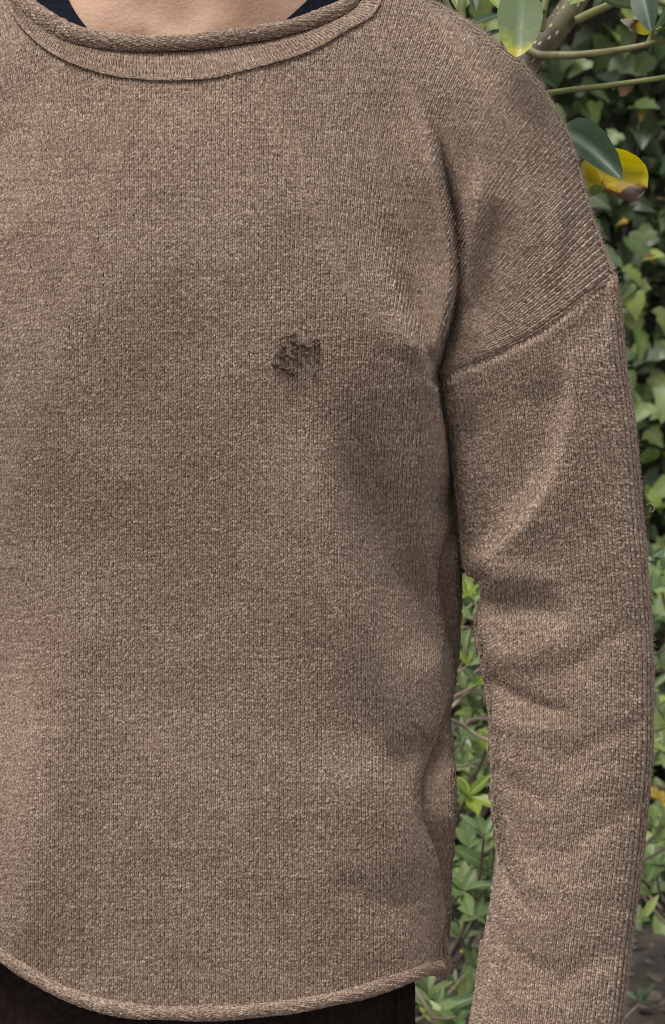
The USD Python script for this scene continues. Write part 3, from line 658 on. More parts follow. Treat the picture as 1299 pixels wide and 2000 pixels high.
def c(x, y, z): return (X0 + x, y, z)
bones = [
    [(c(0, 0.128, 1.44), 0.064), (c(0, 0.118, 1.56), 0.057)],
    [(c(0, 0.112, 1.425), 0.046), (c(0.13, 0.135, 1.405), 0.032)], [(c(0, 0.112, 1.425), 0.046), (c(-0.13, 0.135, 1.405), 0.032)],
    [(c(0.03, 0.15, 1.50), 0.050), (c(0.15, 0.140, 1.385), 0.036)], [(c(-0.03, 0.15, 1.50), 0.050), (c(-0.15, 0.140, 1.385), 0.036)],
    [(c(-0.07, 0.15, 1.30), 0.070), (c(0.07, 0.15, 1.30), 0.070), (c(-0.05, 0.15, 1.0), 0.065), (c(0.05, 0.15, 1.0), 0.065), (c(0.055, 0.15, 0.9), 0.065), (c(-0.055, 0.15, 0.9), 0.065), (c(0, 0.14, 1.40), 0.07)],
    [(c(0.015, 0.135, 1.52), 0.066), (c(0.105, 0.140, 1.43), 0.052)], [(c(-0.015, 0.135, 1.52), 0.066), (c(-0.105, 0.140, 1.43), 0.052)],
    # head: skull, jaw, nose, ears
    [(c(0, 0.125, 1.685), 0.088), (c(0, 0.095, 1.66), 0.078), (c(0, 0.06, 1.575), 0.030), (c(-0.035, 0.09, 1.585), 0.03), (c(0.035, 0.09, 1.585), 0.03)],
    [(c(0, 0.018, 1.665), 0.009), (c(0, 0.002, 1.635), 0.012), (c(0, 0.02, 1.63), 0.016)],
    [(c(0, 0.026, 1.602), 0.012), (c(-0.02, 0.034, 1.602), 0.009), (c(0.02, 0.034, 1.602), 0.009)],
    [(c(0.088, 0.12, 1.67), 0.010), (c(0.09, 0.125, 1.64), 0.009)], [(c(-0.088, 0.12, 1.67), 0.010), (c(-0.09, 0.125, 1.64), 0.009)],
]
arm_pts = [W(985, 290, 0.135), W(1085, 1230, 0.135), W(1052, 2170, 0.062)]
for s in (1, -1):
    A = [np.array([X0 + s * (p[0] - X0), p[1], p[2]]) for p in arm_pts]
    bones += [[(tuple(A[0]), 0.036), (tuple(A[1]), 0.030)], [(tuple(A[1]), 0.030), (tuple(A[2]), 0.023)]] + hand_bones(s)
body = hulls(bones, 0.008, 16)
neckv = (body.vertices[:, 2] > 1.40) & (body.vertices[:, 2] < 1.56)
soft = trimesh.smoothing.filter_taubin(body.copy(), 0.5, 0.52, 120)
body.vertices[neckv] = soft.vertices[neckv]
bp = np.array(body.vertices)
# collar bones' inner ends, the notch between them, and faint neck creases
bx, by = project(bp)
frontv = bp[:, 1] < 0.12
dz = 0.004 * np.exp(-((bx - 345) / 40) ** 2 - ((by - 40) / 38) ** 2) - 0.0035 * np.exp(-((bx - 265) / 42) ** 2 - ((by - 58) / 26) ** 2) - 0.0035 * np.exp(-((bx - 430) / 48) ** 2 - ((by - 52) / 26) ** 2)
bp[:, 1] += np.where(frontv, dz, 0)
body = trimesh.Trimesh(bp, body.faces, process=False)
obj('body', body, SKIN, person)
bx, by = project(bp); fv = np.where((bp[:, 1] < 0.16) & (by > -260) & (by < 330))[0]
# front-most skin depth per photo pixel
kd = cKDTree(np.stack([bx[fv], by[fv]], 1))
def skin_depth(x, y, n=24):
    d, i = kd.query(np.stack([x, y], 1), n)
    return np.array([np.percentile(bp[fv][k, 1], 15) for k in i])

hair = hulls([[(c(0, 0.135, 1.705), 0.090), (c(0, 0.10, 1.715), 0.080), (c(0, 0.165, 1.64), 0.070)]], 0.015, 6)
obj('hair', hair, HAIR, person)
for s in (-1, 1):
    e = trimesh.creation.icosphere(2, 0.011); e.apply_translation(c(s * 0.031, 0.030, 1.667)); obj('eye', e, FIBRE_PALE, person)

tr = hulls([[(c(-0.09, 0.145, 0.90), 0.070), (c(0.07, 0.145, 0.90), 0.070), (c(-0.098, 0.142, 0.82), 0.072), (c(0.073, 0.142, 0.82), 0.072), (c(0, 0.16, 0.95), 0.06)]]
           + [[(c(s * 0.073 - 0.02 * (s < 0), 0.142, 0.82), 0.073), (c(s * 0.085, 0.14, 0.48), 0.062)] for s in (-1, 1)] + [[(c(s * 0.085, 0.14, 0.48), 0.062), (c(s * 0.09, 0.15, 0.09), 0.05)] for s in (-1, 1)], 0.012, 6)
tv = np.array(tr.vertices)
tv[:, 1] += 0.010 * (meshkit.fbm(tv * [14, 14, 5], 3, 4) - 0.5)
trousers = obj('trousers', (tv, tr.faces), TROUSER, person)
for px_ in (590, 770):                                         # side seam and pocket edge
    ys = np.linspace(1905, 2150, 30); xs = px_ + 8 * np.sin(ys / 60.0)
    tb = cKDTree(np.stack(project(tv), 1)[tv[:, 1] < 0.14]); tvf = tv[tv[:, 1] < 0.14]
    dd = np.array([tvf[k, 1].min() for k in tb.query(np.stack([xs, ys], 1), 6)[1]])
    v, f, u = tube(W(xs, ys, gaussian_filter(dd, 2) - 0.0005), 0.0014, 6)
    obj('trouser_seam', (v, f), TROUSER, trousers)
for s in (-1, 1):
    sh = hulls([[(c(s * 0.09, 0.20, 0.045), 0.042), (c(s * 0.10, 0.0, 0.035), 0.034), (c(s * 0.105, -0.06, 0.028), 0.026)], [(c(s * 0.09, 0.18, 0.05), 0.042), (c(s * 0.09, 0.15, 0.11), 0.045)]], 0.012, 4)
    sh.vertices[:, 2] = np.maximum(sh.vertices[:, 2], 0.004); obj('shoe', sh, SHOE, person)

# ---- the sweater
bs = body_stitches()
v, f, u = join(bs + [rim(OUTLINE, front, 3.0, None, 71, -60, 545, 400.0), front_sheet()] + back_body() + [back_stitches()])
sweater = obj('sweater', (v, f), WOOL, person, uv=u, label='brown heathered wool sweater with rolled edges and dropped shoulders')
n_tri = len(f)
v, f, u = sleeve()
n_tri += len(f)
obj('sleeve', (v, f), WOOL, sweater, uv=u)
v2 = v.copy(); v2[:, 0] = 2 * X0 - v2[:, 0]
obj('sleeve', (v2, f[:, ::-1]), WOOL, sweater, uv=u)

# collar: knitted band from the neck seam up to a rolled edge
ROLL_TOP = [(50, 0), (88, 29), (135, 56), (199, 70), (281, 74), (363, 71), (445, 60), (527, 48), (585, 33), (644, 12), (673, 0)]
ROLL_LOW = [(26, 0), (82, 44), (146, 77), (222, 91), (293, 97), (363, 96), (445, 87), (527, 75), (585, 62), (644, 41), (690, 16), (702, 0)]
mid = (np.array(sm(ROLL_TOP, 120)) + resample(np.array(sm(ROLL_LOW, 120)), 120)) / 2
mid = np.vstack([[(24, -40)], mid, [(712, -40)]]); mid = resample(mid, 220)
sd = skin_depth(mid[:, 0], mid[:, 1])
sd = gaussian_filter(np.minimum(sd, 0.13), 8)
seam = resample(np.array(NECKC), 220)
seam_d = front(seam[:, 0], seam[:, 1])
roll_d = np.minimum(sd - 0.009, gaussian_filter(seam_d, 6) + 0.012)
roll_d = gaussian_filter(roll_d, 6)
ROLL = W(mid[:, 0], mid[:, 1], roll_d)
# closes behind the neck
k = np.linspace(0, math.pi, 90)[1:-1]
a, b = ROLL[-1], ROLL[0]
back = np.stack([(a[0] + b[0]) / 2 + (a[0] - b[0]) / 2 * np.cos(k), a[1] + (0.215 - a[1]) * np.sin(k), a[2] + 0.028 * np.sin(k)], 1)
RING = np.vstack([ROLL, back]); nF = len(ROLL)
def purl_roll(path_, rad, seed, n_around=9, u0=0.0):
    """A rolled edge: a tube of cloth whose wrong side shows, as rows of small loops running along it. rad: one radius or one per point."""
    L = np.linalg.norm(np.diff(path_, axis=0), axis=1).sum(); n = max(12, int(L / 0.0025))
    p = resample(path_, n); R0 = np.interp(np.linspace(0, 1, n), np.linspace(0, 1, np.size(rad)), np.atleast_1d(rad))
    R0 = R0 * (1 + 0.14 * (meshkit.fbm(np.stack([np.arange(n) * 0.09, 0 * R0 + seed, 0 * R0], -1), 3, seed) - 0.5) * 2)
    t = np.gradient(p, axis=0); t /= np.linalg.norm(t, axis=1, keepdims=True)
    a = np.cross(t, [0, 1.0, 0]); a /= np.linalg.norm(a, axis=1, keepdims=True) + 1e-9; b = np.cross(t, a)
    ang = np.linspace(0, 2 * math.pi, n_around, endpoint=False)
    S = np.repeat(np.arange(n), n_around); Aq = np.tile(ang, n) + S * 0.16
    N = np.cos(Aq)[:, None] * a[S] + np.sin(Aq)[:, None] * b[S]
    P = p[S] + N * (R0[S] * 0.88)[:, None]
    Wd = np.cross(t[S], N); Wd = Wd / np.linalg.norm(Wd, axis=1, keepdims=True) * (math.pi * R0[S] / n_around)[:, None]
    st = knit(P, Wd, t[S] * 0.0025, N, u0 + S * 2.5, np.tile(ang, n) * 4.3, seed=seed, thick=1.0)
    core = tube(p, R0 * 0.90, 14)
    return join([st, (core[0], core[1], np.stack([core[2][:, 1] * 1000 + u0, core[2][:, 0] * 1000], 1))])
rr = np.full(len(RING), 0.0043); rr[:nF] = np.interp(np.linspace(0, 1, nF), [0, 0.06, 0.25, 0.45, 0.7, 0.93, 1], [0.0070, 0.0068, 0.0051, 0.0047, 0.0049, 0.0060, 0.0064]); rr[nF:] = 0.006
v, f, u = purl_roll(RING, rr, 31, 10); n_tri += len(f)
obj('rolled_collar', (v, f), WOOL, sweater, uv=u)

SEAM3 = W(seam[:, 0], seam[:, 1], seam_d)
low = W(resample(np.array([(22, -40)] + sm(ROLL_LOW, 120) + [(716, -40)]), 220)[:, 0], resample(np.array([(22, -40)] + sm(ROLL_LOW, 120) + [(716, -40)]), 220)[:, 1], roll_d + 0.0035)
def band_P(s, t):
    """s along the neck in samples, t from the seam (0) to under the roll (1); bulges a little."""
    A = np.stack([map_coordinates(SEAM3[:, k], [s], order=1, mode='nearest') for k in range(3)], -1)
    B = np.stack([map_coordinates(low[:, k], [s], order=1, mode='nearest') for k in range(3)], -1)
    out = A * (1 - t)[:, None] + B * t[:, None]
    bul = np.sin(np.clip(t, 0, 1) * math.pi) * 0.0016 + 0.0004 * np.exp(-((t - 0.12) / 0.15) ** 2)
    out[:, 1] -= bul; out[:, 2] += 0.3 * bul
    return out
Ls = np.linalg.norm(np.diff(SEAM3, axis=0), axis=1).sum() / PX
S, T = np.meshgrid(np.arange(1, 218, 219 * 8.6 / Ls), np.arange(0.02, 1.1, 0.15)); S, T = S.ravel(), T.ravel()
P = band_P(S, T); Ps = (band_P(S + 1, T) - band_P(S - 1, T)) / 2; Pt = (band_P(S, T + 0.04) - band_P(S, T - 0.04)) / 0.08
N = np.cross(Ps, Pt); N /= np.linalg.norm(N, axis=1, keepdims=True)
tl = np.linalg.norm(Pt, axis=1); Tn = Pt / tl[:, None]; wn = np.cross(Tn, N); ws = np.abs((Ps * wn).sum(1)) * (219 * 8.6 / Ls)
a1 = knit(P, wn * (ws * 0.5)[:, None], Tn * (tl * 0.15)[:, None], N, S * 3, T * 17, seed=41, thick=0.80)
S, T = np.meshgrid(np.arange(0, 220, 1.0), np.linspace(-0.02, 1.1, 10)); sh = S.shape
a2 = compact((band_P(S.ravel(), T.ravel()) + [0, 0.0014, 0]), grid_faces(*sh)[:, ::-1], np.stack([S.ravel() * 3, T.ravel() * 17], 1))
# behind the neck
bb = np.vstack([back + [0, 0.002, -0.002], back * [1, 1, 1] + np.stack([np.cos(k) * 0.018, 0.012 * np.sin(k), 0 * k - 0.022], 1)])
a3 = compact(bb, grid_faces(2, len(back)), np.zeros((len(bb), 2)))
v, f, u = join([a1, a2, a3]); n_tri += len(f)
neckband = obj('neckband', (v, f), WOOL, sweater, uv=u)

def chain(points, normals, pitch, rad, seed, zig=0.9):
    """A line of linking stitches: short crossing lengths of yarn along a seam."""
    L = np.linalg.norm(np.diff(points, axis=0), axis=1).sum(); n = int(L / pitch)
    p = resample(points, n); nn = resample(normals, n); nn /= np.linalg.norm(nn, axis=1, keepdims=True)
    t = np.gradient(p, axis=0); t /= np.linalg.norm(t, axis=1, keepdims=True); w = np.cross(nn, t)
    return knit(p, w * rad * 1.7, t * pitch, nn, np.arange(n) * pitch * 1000, np.arange(n) * 1.3, seed=seed, thick=0.95)
nrm = np.tile([0, -1.0, 0.25], (220, 1))
v, f, u = chain(SEAM3 + np.array([0, -0.0019, 0.0002]), nrm, 0.0027, 0.0008, 51)
obj('neck_seam', (v, f), WOOL, neckband.rsplit('/', 1)[0], uv=u)
ah = resample(np.array(sm(ARMHOLE, 80)), 160)
v, f, u = chain(W(ah[:, 0], ah[:, 1] - 1, front(ah[:, 0] - 2, ah[:, 1] - 5) + 0.0006), np.tile([0, -1.0, 0.1], (160, 1)), 0.0024, 0.0007, 52)
obj('armhole_seam', (v, f), WOOL, sweater, uv=u)
sy = np.linspace(1000, 1893, 260); sx0 = ef(sy)
v, f, u = chain(W(sx0 - 1, sy, front(sx0 - 3, sy) + 0.003), np.tile([0.75, -0.65, 0], (260, 1)), 0.0023, 0.0008, 53)
obj('side_seam', (v, f), WOOL, sweater, uv=u)

# rolled hem, ending in a small turned corner at the side seam
HEMR = [(-110, 1790), (-60, 1822), (0, 1862), (60, 1903), (130, 1940), (200, 1963), (300, 1977), (400, 1979), (500, 1973), (600, 1960), (700, 1938), (780, 1913), (838, 1892), (858, 1889)]
hc = resample(np.array(sm(HEMR, 200)), 240)
hd = gaussian_filter(front(hc[:, 0], np.minimum(hc[:, 1], 1965) - 14), 3) + 0.0005
hem3 = W(hc[:, 0], hc[:, 1], hd)
v, f, u = purl_roll(hem3, 0.0047, 33, 10, 700.0); n_tri += len(f)
obj('rolled_hem', (v, f), WOOL, sweater, uv=u)
for k_, (tp, d0, d1, r_) in enumerate((([(846, 1893), (860, 1898), (868, 1908)], 0.000, 0.010, (0.0042, 0.0032, 0.0016)), ([(850, 1838), (858, 1862), (865, 1885), (869, 1906)], 0.006, 0.012, (0.0012, 0.0020, 0.0022, 0.0014)),
                                       ([(866, 1822), (871, 1850), (874, 1880), (873, 1908)], 0.024, 0.022, (0.0014, 0.0022, 0.0024, 0.0016)))):
    q = curve(tp, 24)
    v, f, u = purl_roll(W(q[:, 0], q[:, 1], float(hd[-1]) + np.linspace(d0, d1, 24)), np.array(r_), 34 + k_, 7, 1500.0 + 50 * k_)
    obj('hem_corner', (v, f), WOOL, sweater, uv=u)
# back hem
bh = BR[-1]; bh3 = np.vstack([W(bh[4:, 0], 1893, bh[4:, 1]), W(760 - bh[4:, 0], 1893, bh[4:, 1])[::-1]])
v, f, u = purl_roll(bh3, 0.0042, 38, 9, 2000.0)
obj('rolled_hem', (v, f), WOOL, sweater, uv=u)
# cuffs
for s in (1, -1):
    an = np.linspace(0, 2 * math.pi, 60); cc = W(1053, 2180, 0.062)
    cp_ = np.stack([X0 + s * (cc[0] - X0 + 0.0455 * np.cos(an)), cc[1] + 0.036 * np.sin(an), cc[2] + 0 * an], 1)
    v, f, u = purl_roll(cp_, 0.0045, 36, 9, 2500.0); obj('cuff', (v, f), WOOL, sweater, uv=u)

# darned patch: dark mending yarn worked in and out of the knitting
g = np.random.default_rng(17)
DARN = [((545, 663), (563, 655)), ((556, 657), (572, 653)), ((566, 655), (575, 647)), ((541, 668), (552, 675)), ((548, 672), (558, 684)), ((545, 676), (550, 692)), ((553, 684), (563, 694)),
        ((537, 690), (548, 702)), ((532, 698), (545, 705)), ((530, 708), (552, 712)), ((534, 713), (556, 720)), ((545, 716), (560, 726)), ((556, 722), (568, 718)), ((564, 726), (572, 736)), ((570, 730), (578, 722)),
        ((552, 700), (562, 696)), ((558, 704), (572, 700)), ((568, 697), (580, 704)), ((576, 700), (586, 692)), ((577, 668), (590, 671)), ((586, 668), (594, 678)), ((590, 680), (600, 686)), ((594, 672), (604, 684)),
        ((600, 688), (612, 680)), ((604, 678), (616, 668)), ((610, 670), (622, 664)), ((612, 660), (622, 672)), ((618, 676), (626, 668)), ((606, 692), (616, 690)), ((618, 684), (622, 698)), ((616, 696), (622, 708)),
        ((614, 706), (620, 722)), ((612, 722), (616, 734)), ((608, 736), (616, 730)), ((600, 688), (592, 692)), ((584, 700), (590, 712)), ((576, 708), (584, 716)), ((548, 688), (556, 700)), ((562, 712), (574, 710)),
        ((580, 690), (574, 682)), ((570, 686), (580, 678)), ((560, 672), (570, 666)), ((566, 664), (576, 670)), ((540, 700), (536, 712)), ((556, 692), (548, 684)), ((572, 716), (566, 730)), ((618, 716), (610, 712))]
dp = []
for i, (a_, b_) in enumerate(DARN):
    if i % 5 in (1, 3): continue
    for rep in range(1):
        a2_, b2_ = np.array(a_, float) + g.normal(0, 0.8, 2) + rep * g.normal(0, 4, 2), np.array(b_, float) + g.normal(0, 0.8, 2) + rep * g.normal(0, 4, 2)
        q = np.linspace(0, 1, 7); xy = a2_ + (b2_ - a2_) * q[:, None] + np.outer(np.sin(q * math.pi), g.normal(0, 2.0, 2))
        h = -0.0006 + (-0.0022 - g.uniform(0, 0.0012)) * np.sin(q * math.pi)
        P = W(xy[:, 0], xy[:, 1], front(xy[:, 0], xy[:, 1]) + h)
        tv_, tf_, tu_ = tube(P, np.array([0.5, 0.85, 1, 1, 1, 0.85, 0.5]) * g.uniform(0.00074, 0.00105), 6)
        dp.append((tv_, tf_, np.stack([tu_[:, 1] * 1000 + i * 7, tu_[:, 0] * 1000], 1)))
v, f, u = join(dp)
obj('darned_patch', (v, f), WOOL_DARK, sweater, uv=u, label='dark brown mending yarn darned over a hole in the chest')

# loose fibres: halo along the edges and over the cloth
def curves(name, strands, width, material, parent, **t):
    cv = UsdGeom.BasisCurves.Define(stage, path(name, parent))
    cv.CreateTypeAttr('linear'); cv.CreateCurveVertexCountsAttr(Vt.IntArray([len(s) for s in strands]))
    P = np.vstack(strands).astype(np.float32); cv.CreatePointsAttr(Vt.Vec3fArray.FromNumpy(P))
    cv.CreateWidthsAttr(Vt.FloatArray.FromNumpy(np.full(len(P), width, np.float32))); cv.SetWidthsInterpolation('vertex')
    UsdShade.MaterialBindingAPI.Apply(cv.GetPrim()).Bind(material); tag(cv, **t)
g = np.random.default_rng(23)
strands = []
def hairs(P, N, n, lmin, lmax):
    for i in g.integers(0, len(P), n):
        d = N[i] + g.normal(0, 0.75, 3); d /= np.linalg.norm(d); L = g.uniform(lmin, lmax); bend = g.normal(0, 0.6, 3)
        q = np.linspace(0, 1, 5)[:, None]
        strands.append(P[i] + q * d * L + q ** 2 * bend * L)
e = 2.0
for pts, off in ((OUTLINE, -2), (S_OUT, -1.5)):
    p = resample(np.array(sm(pts, 120)), 400); p = p[p[:, 1] < 2010]
    t_ = np.gradient(p, axis=0); t_ /= np.linalg.norm(t_, axis=1, keepdims=True)
    dd = front(p[:, 0] - 4, p[:, 1] + 3) if pts is OUTLINE else sleeve_d(p[:, 0] - 3, p[:, 1])
    hairs(W(p[:, 0] + off, p[:, 1], dd), np.stack([-t_[:, 1] * -1, 0 * p[:, 0] - 0.3, t_[:, 0]], 1), 2600, 0.0010, 0.0030)
0 and hairs(ROLL, np.tile([0, -0.4, 0.9], (len(ROLL), 1)), 160, 0.0044, 0.0052)
0 and hairs(hem3, np.tile([0, -0.4, -0.9], (len(hem3), 1)), 160, 0.0044, 0.0052)
p = np.stack([g.uniform(0, 1290, 60000), g.uniform(0, 1990, 60000)], 1)
p = p[shapely.contains_xy(PANEL.buffer(-6), p[:, 0], p[:, 1])][:9000]
hairs(W(p[:, 0], p[:, 1], front(p[:, 0], p[:, 1]) - 0.0008), np.tile([0, -0.35, 0.3], (len(p), 1)), 8000, 0.0015, 0.0042)
p = np.stack([g.uniform(860, 1275, 30000), g.uniform(560, 1990, 30000)], 1)
p = p[shapely.contains_xy(SLEEVE.buffer(-6), p[:, 0], p[:, 1])][:4000]
hairs(W(p[:, 0], p[:, 1], sleeve_d(p[:, 0], p[:, 1]) - 0.0008), np.tile([0, -0.35, 0.3], (len(p), 1)), 3000, 0.0015, 0.0042)
curves('wool_fuzz', strands, 0.000085, FIBRE, sweater, kind='stuff')
for mat, d_of, pts in ((FIBRE_PALE, front, [(688, 205), (694, 202), (700, 206), (704, 203)]), (FIBRE_PINK, front, [(770, 1172), (785, 1166), (800, 1170), (815, 1160)]),
                       (FIBRE_PALE, front, [(735, 850), (737, 862), (738, 872)]), (FIBRE_PALE, sleeve_d, [(1262, 985), (1272, 984), (1279, 990), (1276, 999), (1268, 998), (1272, 992)]),
                       (FIBRE_PALE, sleeve_d, [(960, 1078), (972, 1068), (978, 1060)]), (FIBRE_PALE, front, [(1000, 312), (1010, 316), (1022, 315)])):
    q = curve(pts, 14); dq = d_of(np.minimum(q[:, 0], 1258), q[:, 1]) - 0.003
    v, f, u = tube(W(q[:, 0], q[:, 1], dq), 0.00011, 5); obj('lint', (v, f), mat, sweater)

# undershirt: dark collar between the skin and the rolled edge
UE = [(118, -45), (134, 0), (152, 32), (178, 62), (230, 86), (300, 100), (363, 102), (440, 94), (510, 74), (552, 44), (580, 20), (604, -4), (625, -50)]
ue = resample(np.array(sm(UE, 120)), 120); ud = gaussian_filter(skin_depth(ue[:, 0], ue[:, 1]), 3) - 0.0035
lo = resample(mid, 120); ld = np.interp(np.linspace(0, 1, 120), np.linspace(0, 1, 220), roll_d) + 0.0055
A, B = W(ue[:, 0], ue[:, 1], np.minimum(ud, ld + 0.03)), W(lo[:, 0], lo[:, 1] + 8, ld)
C_ = A + [0, 0.004, -0.002]
mid_ = (A + B) / 2 + [0, -0.001, 0.001]
vv = np.concatenate([C_, A + [0, 0.0008, 0.0006], A, mid_, B, B + [0, 0.002, -0.03]])
obj('undershirt', (vv, grid_faces(6, 120)), NAVY, person)
print('sweater triangles', n_tri)

# ------------------------------------------------------------------ plants
IVY_HALF = [(0.0, 0.02), (0.16, -0.10), (0.36, -0.12), (0.52, 0.06), (0.40, 0.22), (0.34, 0.36), (0.25, 0.58), (0.12, 0.82), (0.0, 1.0)]
IVY_HALF2 = [(0.0, 0.0), (0.18, -0.08), (0.34, 0.0), (0.56, 0.16), (0.32, 0.30), (0.36, 0.50), (0.20, 0.66), (0.10, 0.84), (0.0, 1.0)]
HEART_HALF = [(0.0, 0.03), (0.14, -0.06), (0.30, 0.0), (0.38, 0.16), (0.36, 0.34), (0.28, 0.56), (0.14, 0.80), (0.05, 0.92), (0.0, 1.0)]
OVAL_HALF = [(0.0, 0.0), (0.05, 0.06), (0.13, 0.20), (0.19, 0.38), (0.205, 0.56), (0.165, 0.75), (0.085, 0.91), (0.03, 0.98), (0.0, 1.0)]
BROAD_HALF = [(0.0, 0.0), (0.07, 0.05), (0.19, 0.16), (0.27, 0.32), (0.30, 0.50), (0.27, 0.70), (0.19, 0.87), (0.09, 0.965), (0.0, 1.0)]
LANCE_HALF = [(0.0, 0.0), (0.035, 0.08), (0.09, 0.22), (0.13, 0.40), (0.135, 0.56), (0.10, 0.75), (0.05, 0.90), (0.02, 0.97), (0.0, 1.0)]

def blade(half, size, fold=0.25, droop=0.2, wide=1.0, wave=0.0, seed=0, rows=2):
    """A leaf: midrib with both halves folded up along it, drooping to the tip. In its own frame: y along, x across, z up."""
    h = np.array(half, float); n = len(h); ym = np.clip(h[:, 1], 0.02, 1.0); ym[0] = 0.0
    v, uv = [], []
    for sgn in (-1, 1):
        for j in range(1, rows + 1):
            q = j / rows
            x = h[:, 0] * q * sgn * wide; y = ym + (h[:, 1] - ym) * q
            z = fold * np.abs(x) * (1 - 0.6 * q * np.abs(h[:, 0])) - droop * y ** 2 + wave * np.sin(y * 9 + seed * 2.1 + sgn) * np.abs(x)
            v.append(np.stack([x, y, z], 1)); uv.append(np.stack([x, y], 1))
    mv = np.stack([0 * ym, ym, -droop * ym ** 2], 1)
    v = [mv] + v; uv = [mv[:, :2]] + uv
    f = []
    for k in range(2):
        prev = 0
        for j in range(rows):
            cur = 1 + k * rows + j
            for i in range(n - 1):
                a, b, c_, d = prev * n + i, prev * n + i + 1, cur * n + i + 1, cur * n + i
                f += [[a, b, c_], [a, c_, d]] if k == 0 else [[a, c_, b], [a, d, c_]]
            prev = cur
    v = np.vstack(v) * size; f = np.array(f)
    ar = np.linalg.norm(np.cross(v[f[:, 1]] - v[f[:, 0]], v[f[:, 2]] - v[f[:, 0]]), axis=1)
    return v, f[ar > 1e-10], np.vstack(uv)

def frame(y, z):
    y = np.asarray(y, float); y = y / np.linalg.norm(y); x = np.cross(y, z); x /= np.linalg.norm(x) + 1e-9
    return np.stack([x, y, np.cross(x, y)], 1)
def place(b, pos, tipdir, normal):
    v, f, u = b
    return v @ frame(tipdir, normal).T + pos, f, u

def leaf_px(half, base, tip, wide_px, db, dt, face=(0, -1, 0.25), fold=0.25, droop=0.1, wave=0.0, rows=3):
    """A leaf from its base to its tip given in photo pixels and depths, wide_px across."""
    A, B = W(base[0], base[1], db), W(tip[0], tip[1], dt)
    L = np.linalg.norm(B - A)
    ww = wide_px / FPX * (DIST + (db + dt) / 2) / L / (2 * max(x for x, y in half))
    v, f, u = place(blade(half, L, fold, 0.0, ww, wave, int(base[0]), rows), A, B - A, face)
    n = frame(B - A, face)[:, 2]
    t = u[:, 1]
    return v + n * (droop * L * np.sin(t * math.pi))[:, None], f, u

# ---- ivy over the wall behind
g = np.random.default_rng(101)
WALLY = 2.22
wall = trimesh.creation.box((9.0, 0.22, 2.9)); wall.apply_translation((0.3, WALLY + 0.16, 1.55)); wall = wall.subdivide_to_size(0.6)
garden_wall = obj('garden_wall', wall, WALLM, smooth=False, label='old dark garden wall hidden behind the ivy', cat='wall')
ivy = thing('ivy', 'dark green ivy with scattered yellow leaves covering the wall behind the person', 'ivy')
near, far = [], []
def ivy_one(x, y, z, size, front_):
    half = (IVY_HALF, IVY_HALF2, HEART_HALF)[g.integers(0, 3)]
    b = blade(half, size, g.uniform(0.1, 0.5), g.uniform(0.0, 0.35), g.uniform(0.85, 1.15), 0.05, g.uniform(0, 9), 2)
    tip = np.array([g.normal(0, 0.75), g.normal(-0.25, 0.3), -1.0 + abs(g.normal(0, 0.5))]); nrm = np.array([g.normal(0, 0.5), -1.0, g.uniform(0.0, 1.3)])
    return place(b, np.array([x, y, z]), tip, nrm)
for _ in range(30000):
    x, z = g.uniform(-2.6, 3.2), g.uniform(0.40, 2.75)
    lay = g.random()
    bulge = 0.10 * meshkit.fbm(np.array([x * 2.2, z * 2.2, 3.0]), 3, 8)
    if meshkit.fbm(np.array([x * 7, z * 7, 1.0]), 2, 12) < 0.27 and lay > 0.35: continue          # gaps that show the dark behind
    y = WALLY - 0.02 - 0.20 * lay - bulge * 1.2
    size = g.uniform(0.034, 0.064) * (1.0 if lay > 0.4 else 0.85)
    L = y + DIST; px, py = CX + x / L * FPX, CY - (z - ZC) / L * FPX
    inview = ((880 < px < 1320) and (-40 < py < 300)) or ((1100 < px < 1325) and (-40 < py < 560)) or ((1205 < px < 1325) and (py < 1860)) or ((880 < px < 966) and (1100 < py < 2040))
    (near if inview and lay > 0.25 else far).append((y, px, py, ivy_one(x, y, z, size, lay)))
near.sort(key=lambda q: q[0])
shown = near[:290]; far += near[290:]
for y, px, py, (v, f, u) in shown:
    r = g.random()
    m = L_IVY_YELLOW if r < 0.10 else L_DEAD if r < 0.13 else None
    if m is not None: Rz = trimesh.transformations.rotation_matrix(g.uniform(0, 6.3), [g.normal(0, .5), -1, g.normal(0, .5)])[:3, :3]; v = v.mean(0) + ((v - v.mean(0)) * [0.7, 1.0, 0.55]) @ Rz.T * 0.72
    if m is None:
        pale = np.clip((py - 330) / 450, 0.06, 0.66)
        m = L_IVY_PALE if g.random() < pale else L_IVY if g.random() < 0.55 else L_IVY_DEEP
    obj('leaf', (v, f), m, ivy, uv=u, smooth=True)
v, f, u = join([q[3] for q in far])
obj('foliage', (v, f), L_IVY_MASS, ivy, uv=u, smooth=True, kind='stuff')
for k in range(46):
    x = g.uniform(-0.6, 1.1); z0 = g.uniform(0.35, 1.6)
    q = np.linspace(0, 1, 9)[:, None]; drift = g.normal(0, 0.14)
    P = np.array([[x, WALLY - 0.06 - g.uniform(0, 0.14), z0]]) + q * [[drift, g.normal(0, 0.03), g.uniform(0.35, 0.8)]] + g.normal(0, 0.008, (9, 3))
    v, f, u = tube(curve(P, 16), np.linspace(0.0034, 0.0016, 16), 6)
    obj('stem', (v, f), TWIG_DARK, ivy, uv=u)

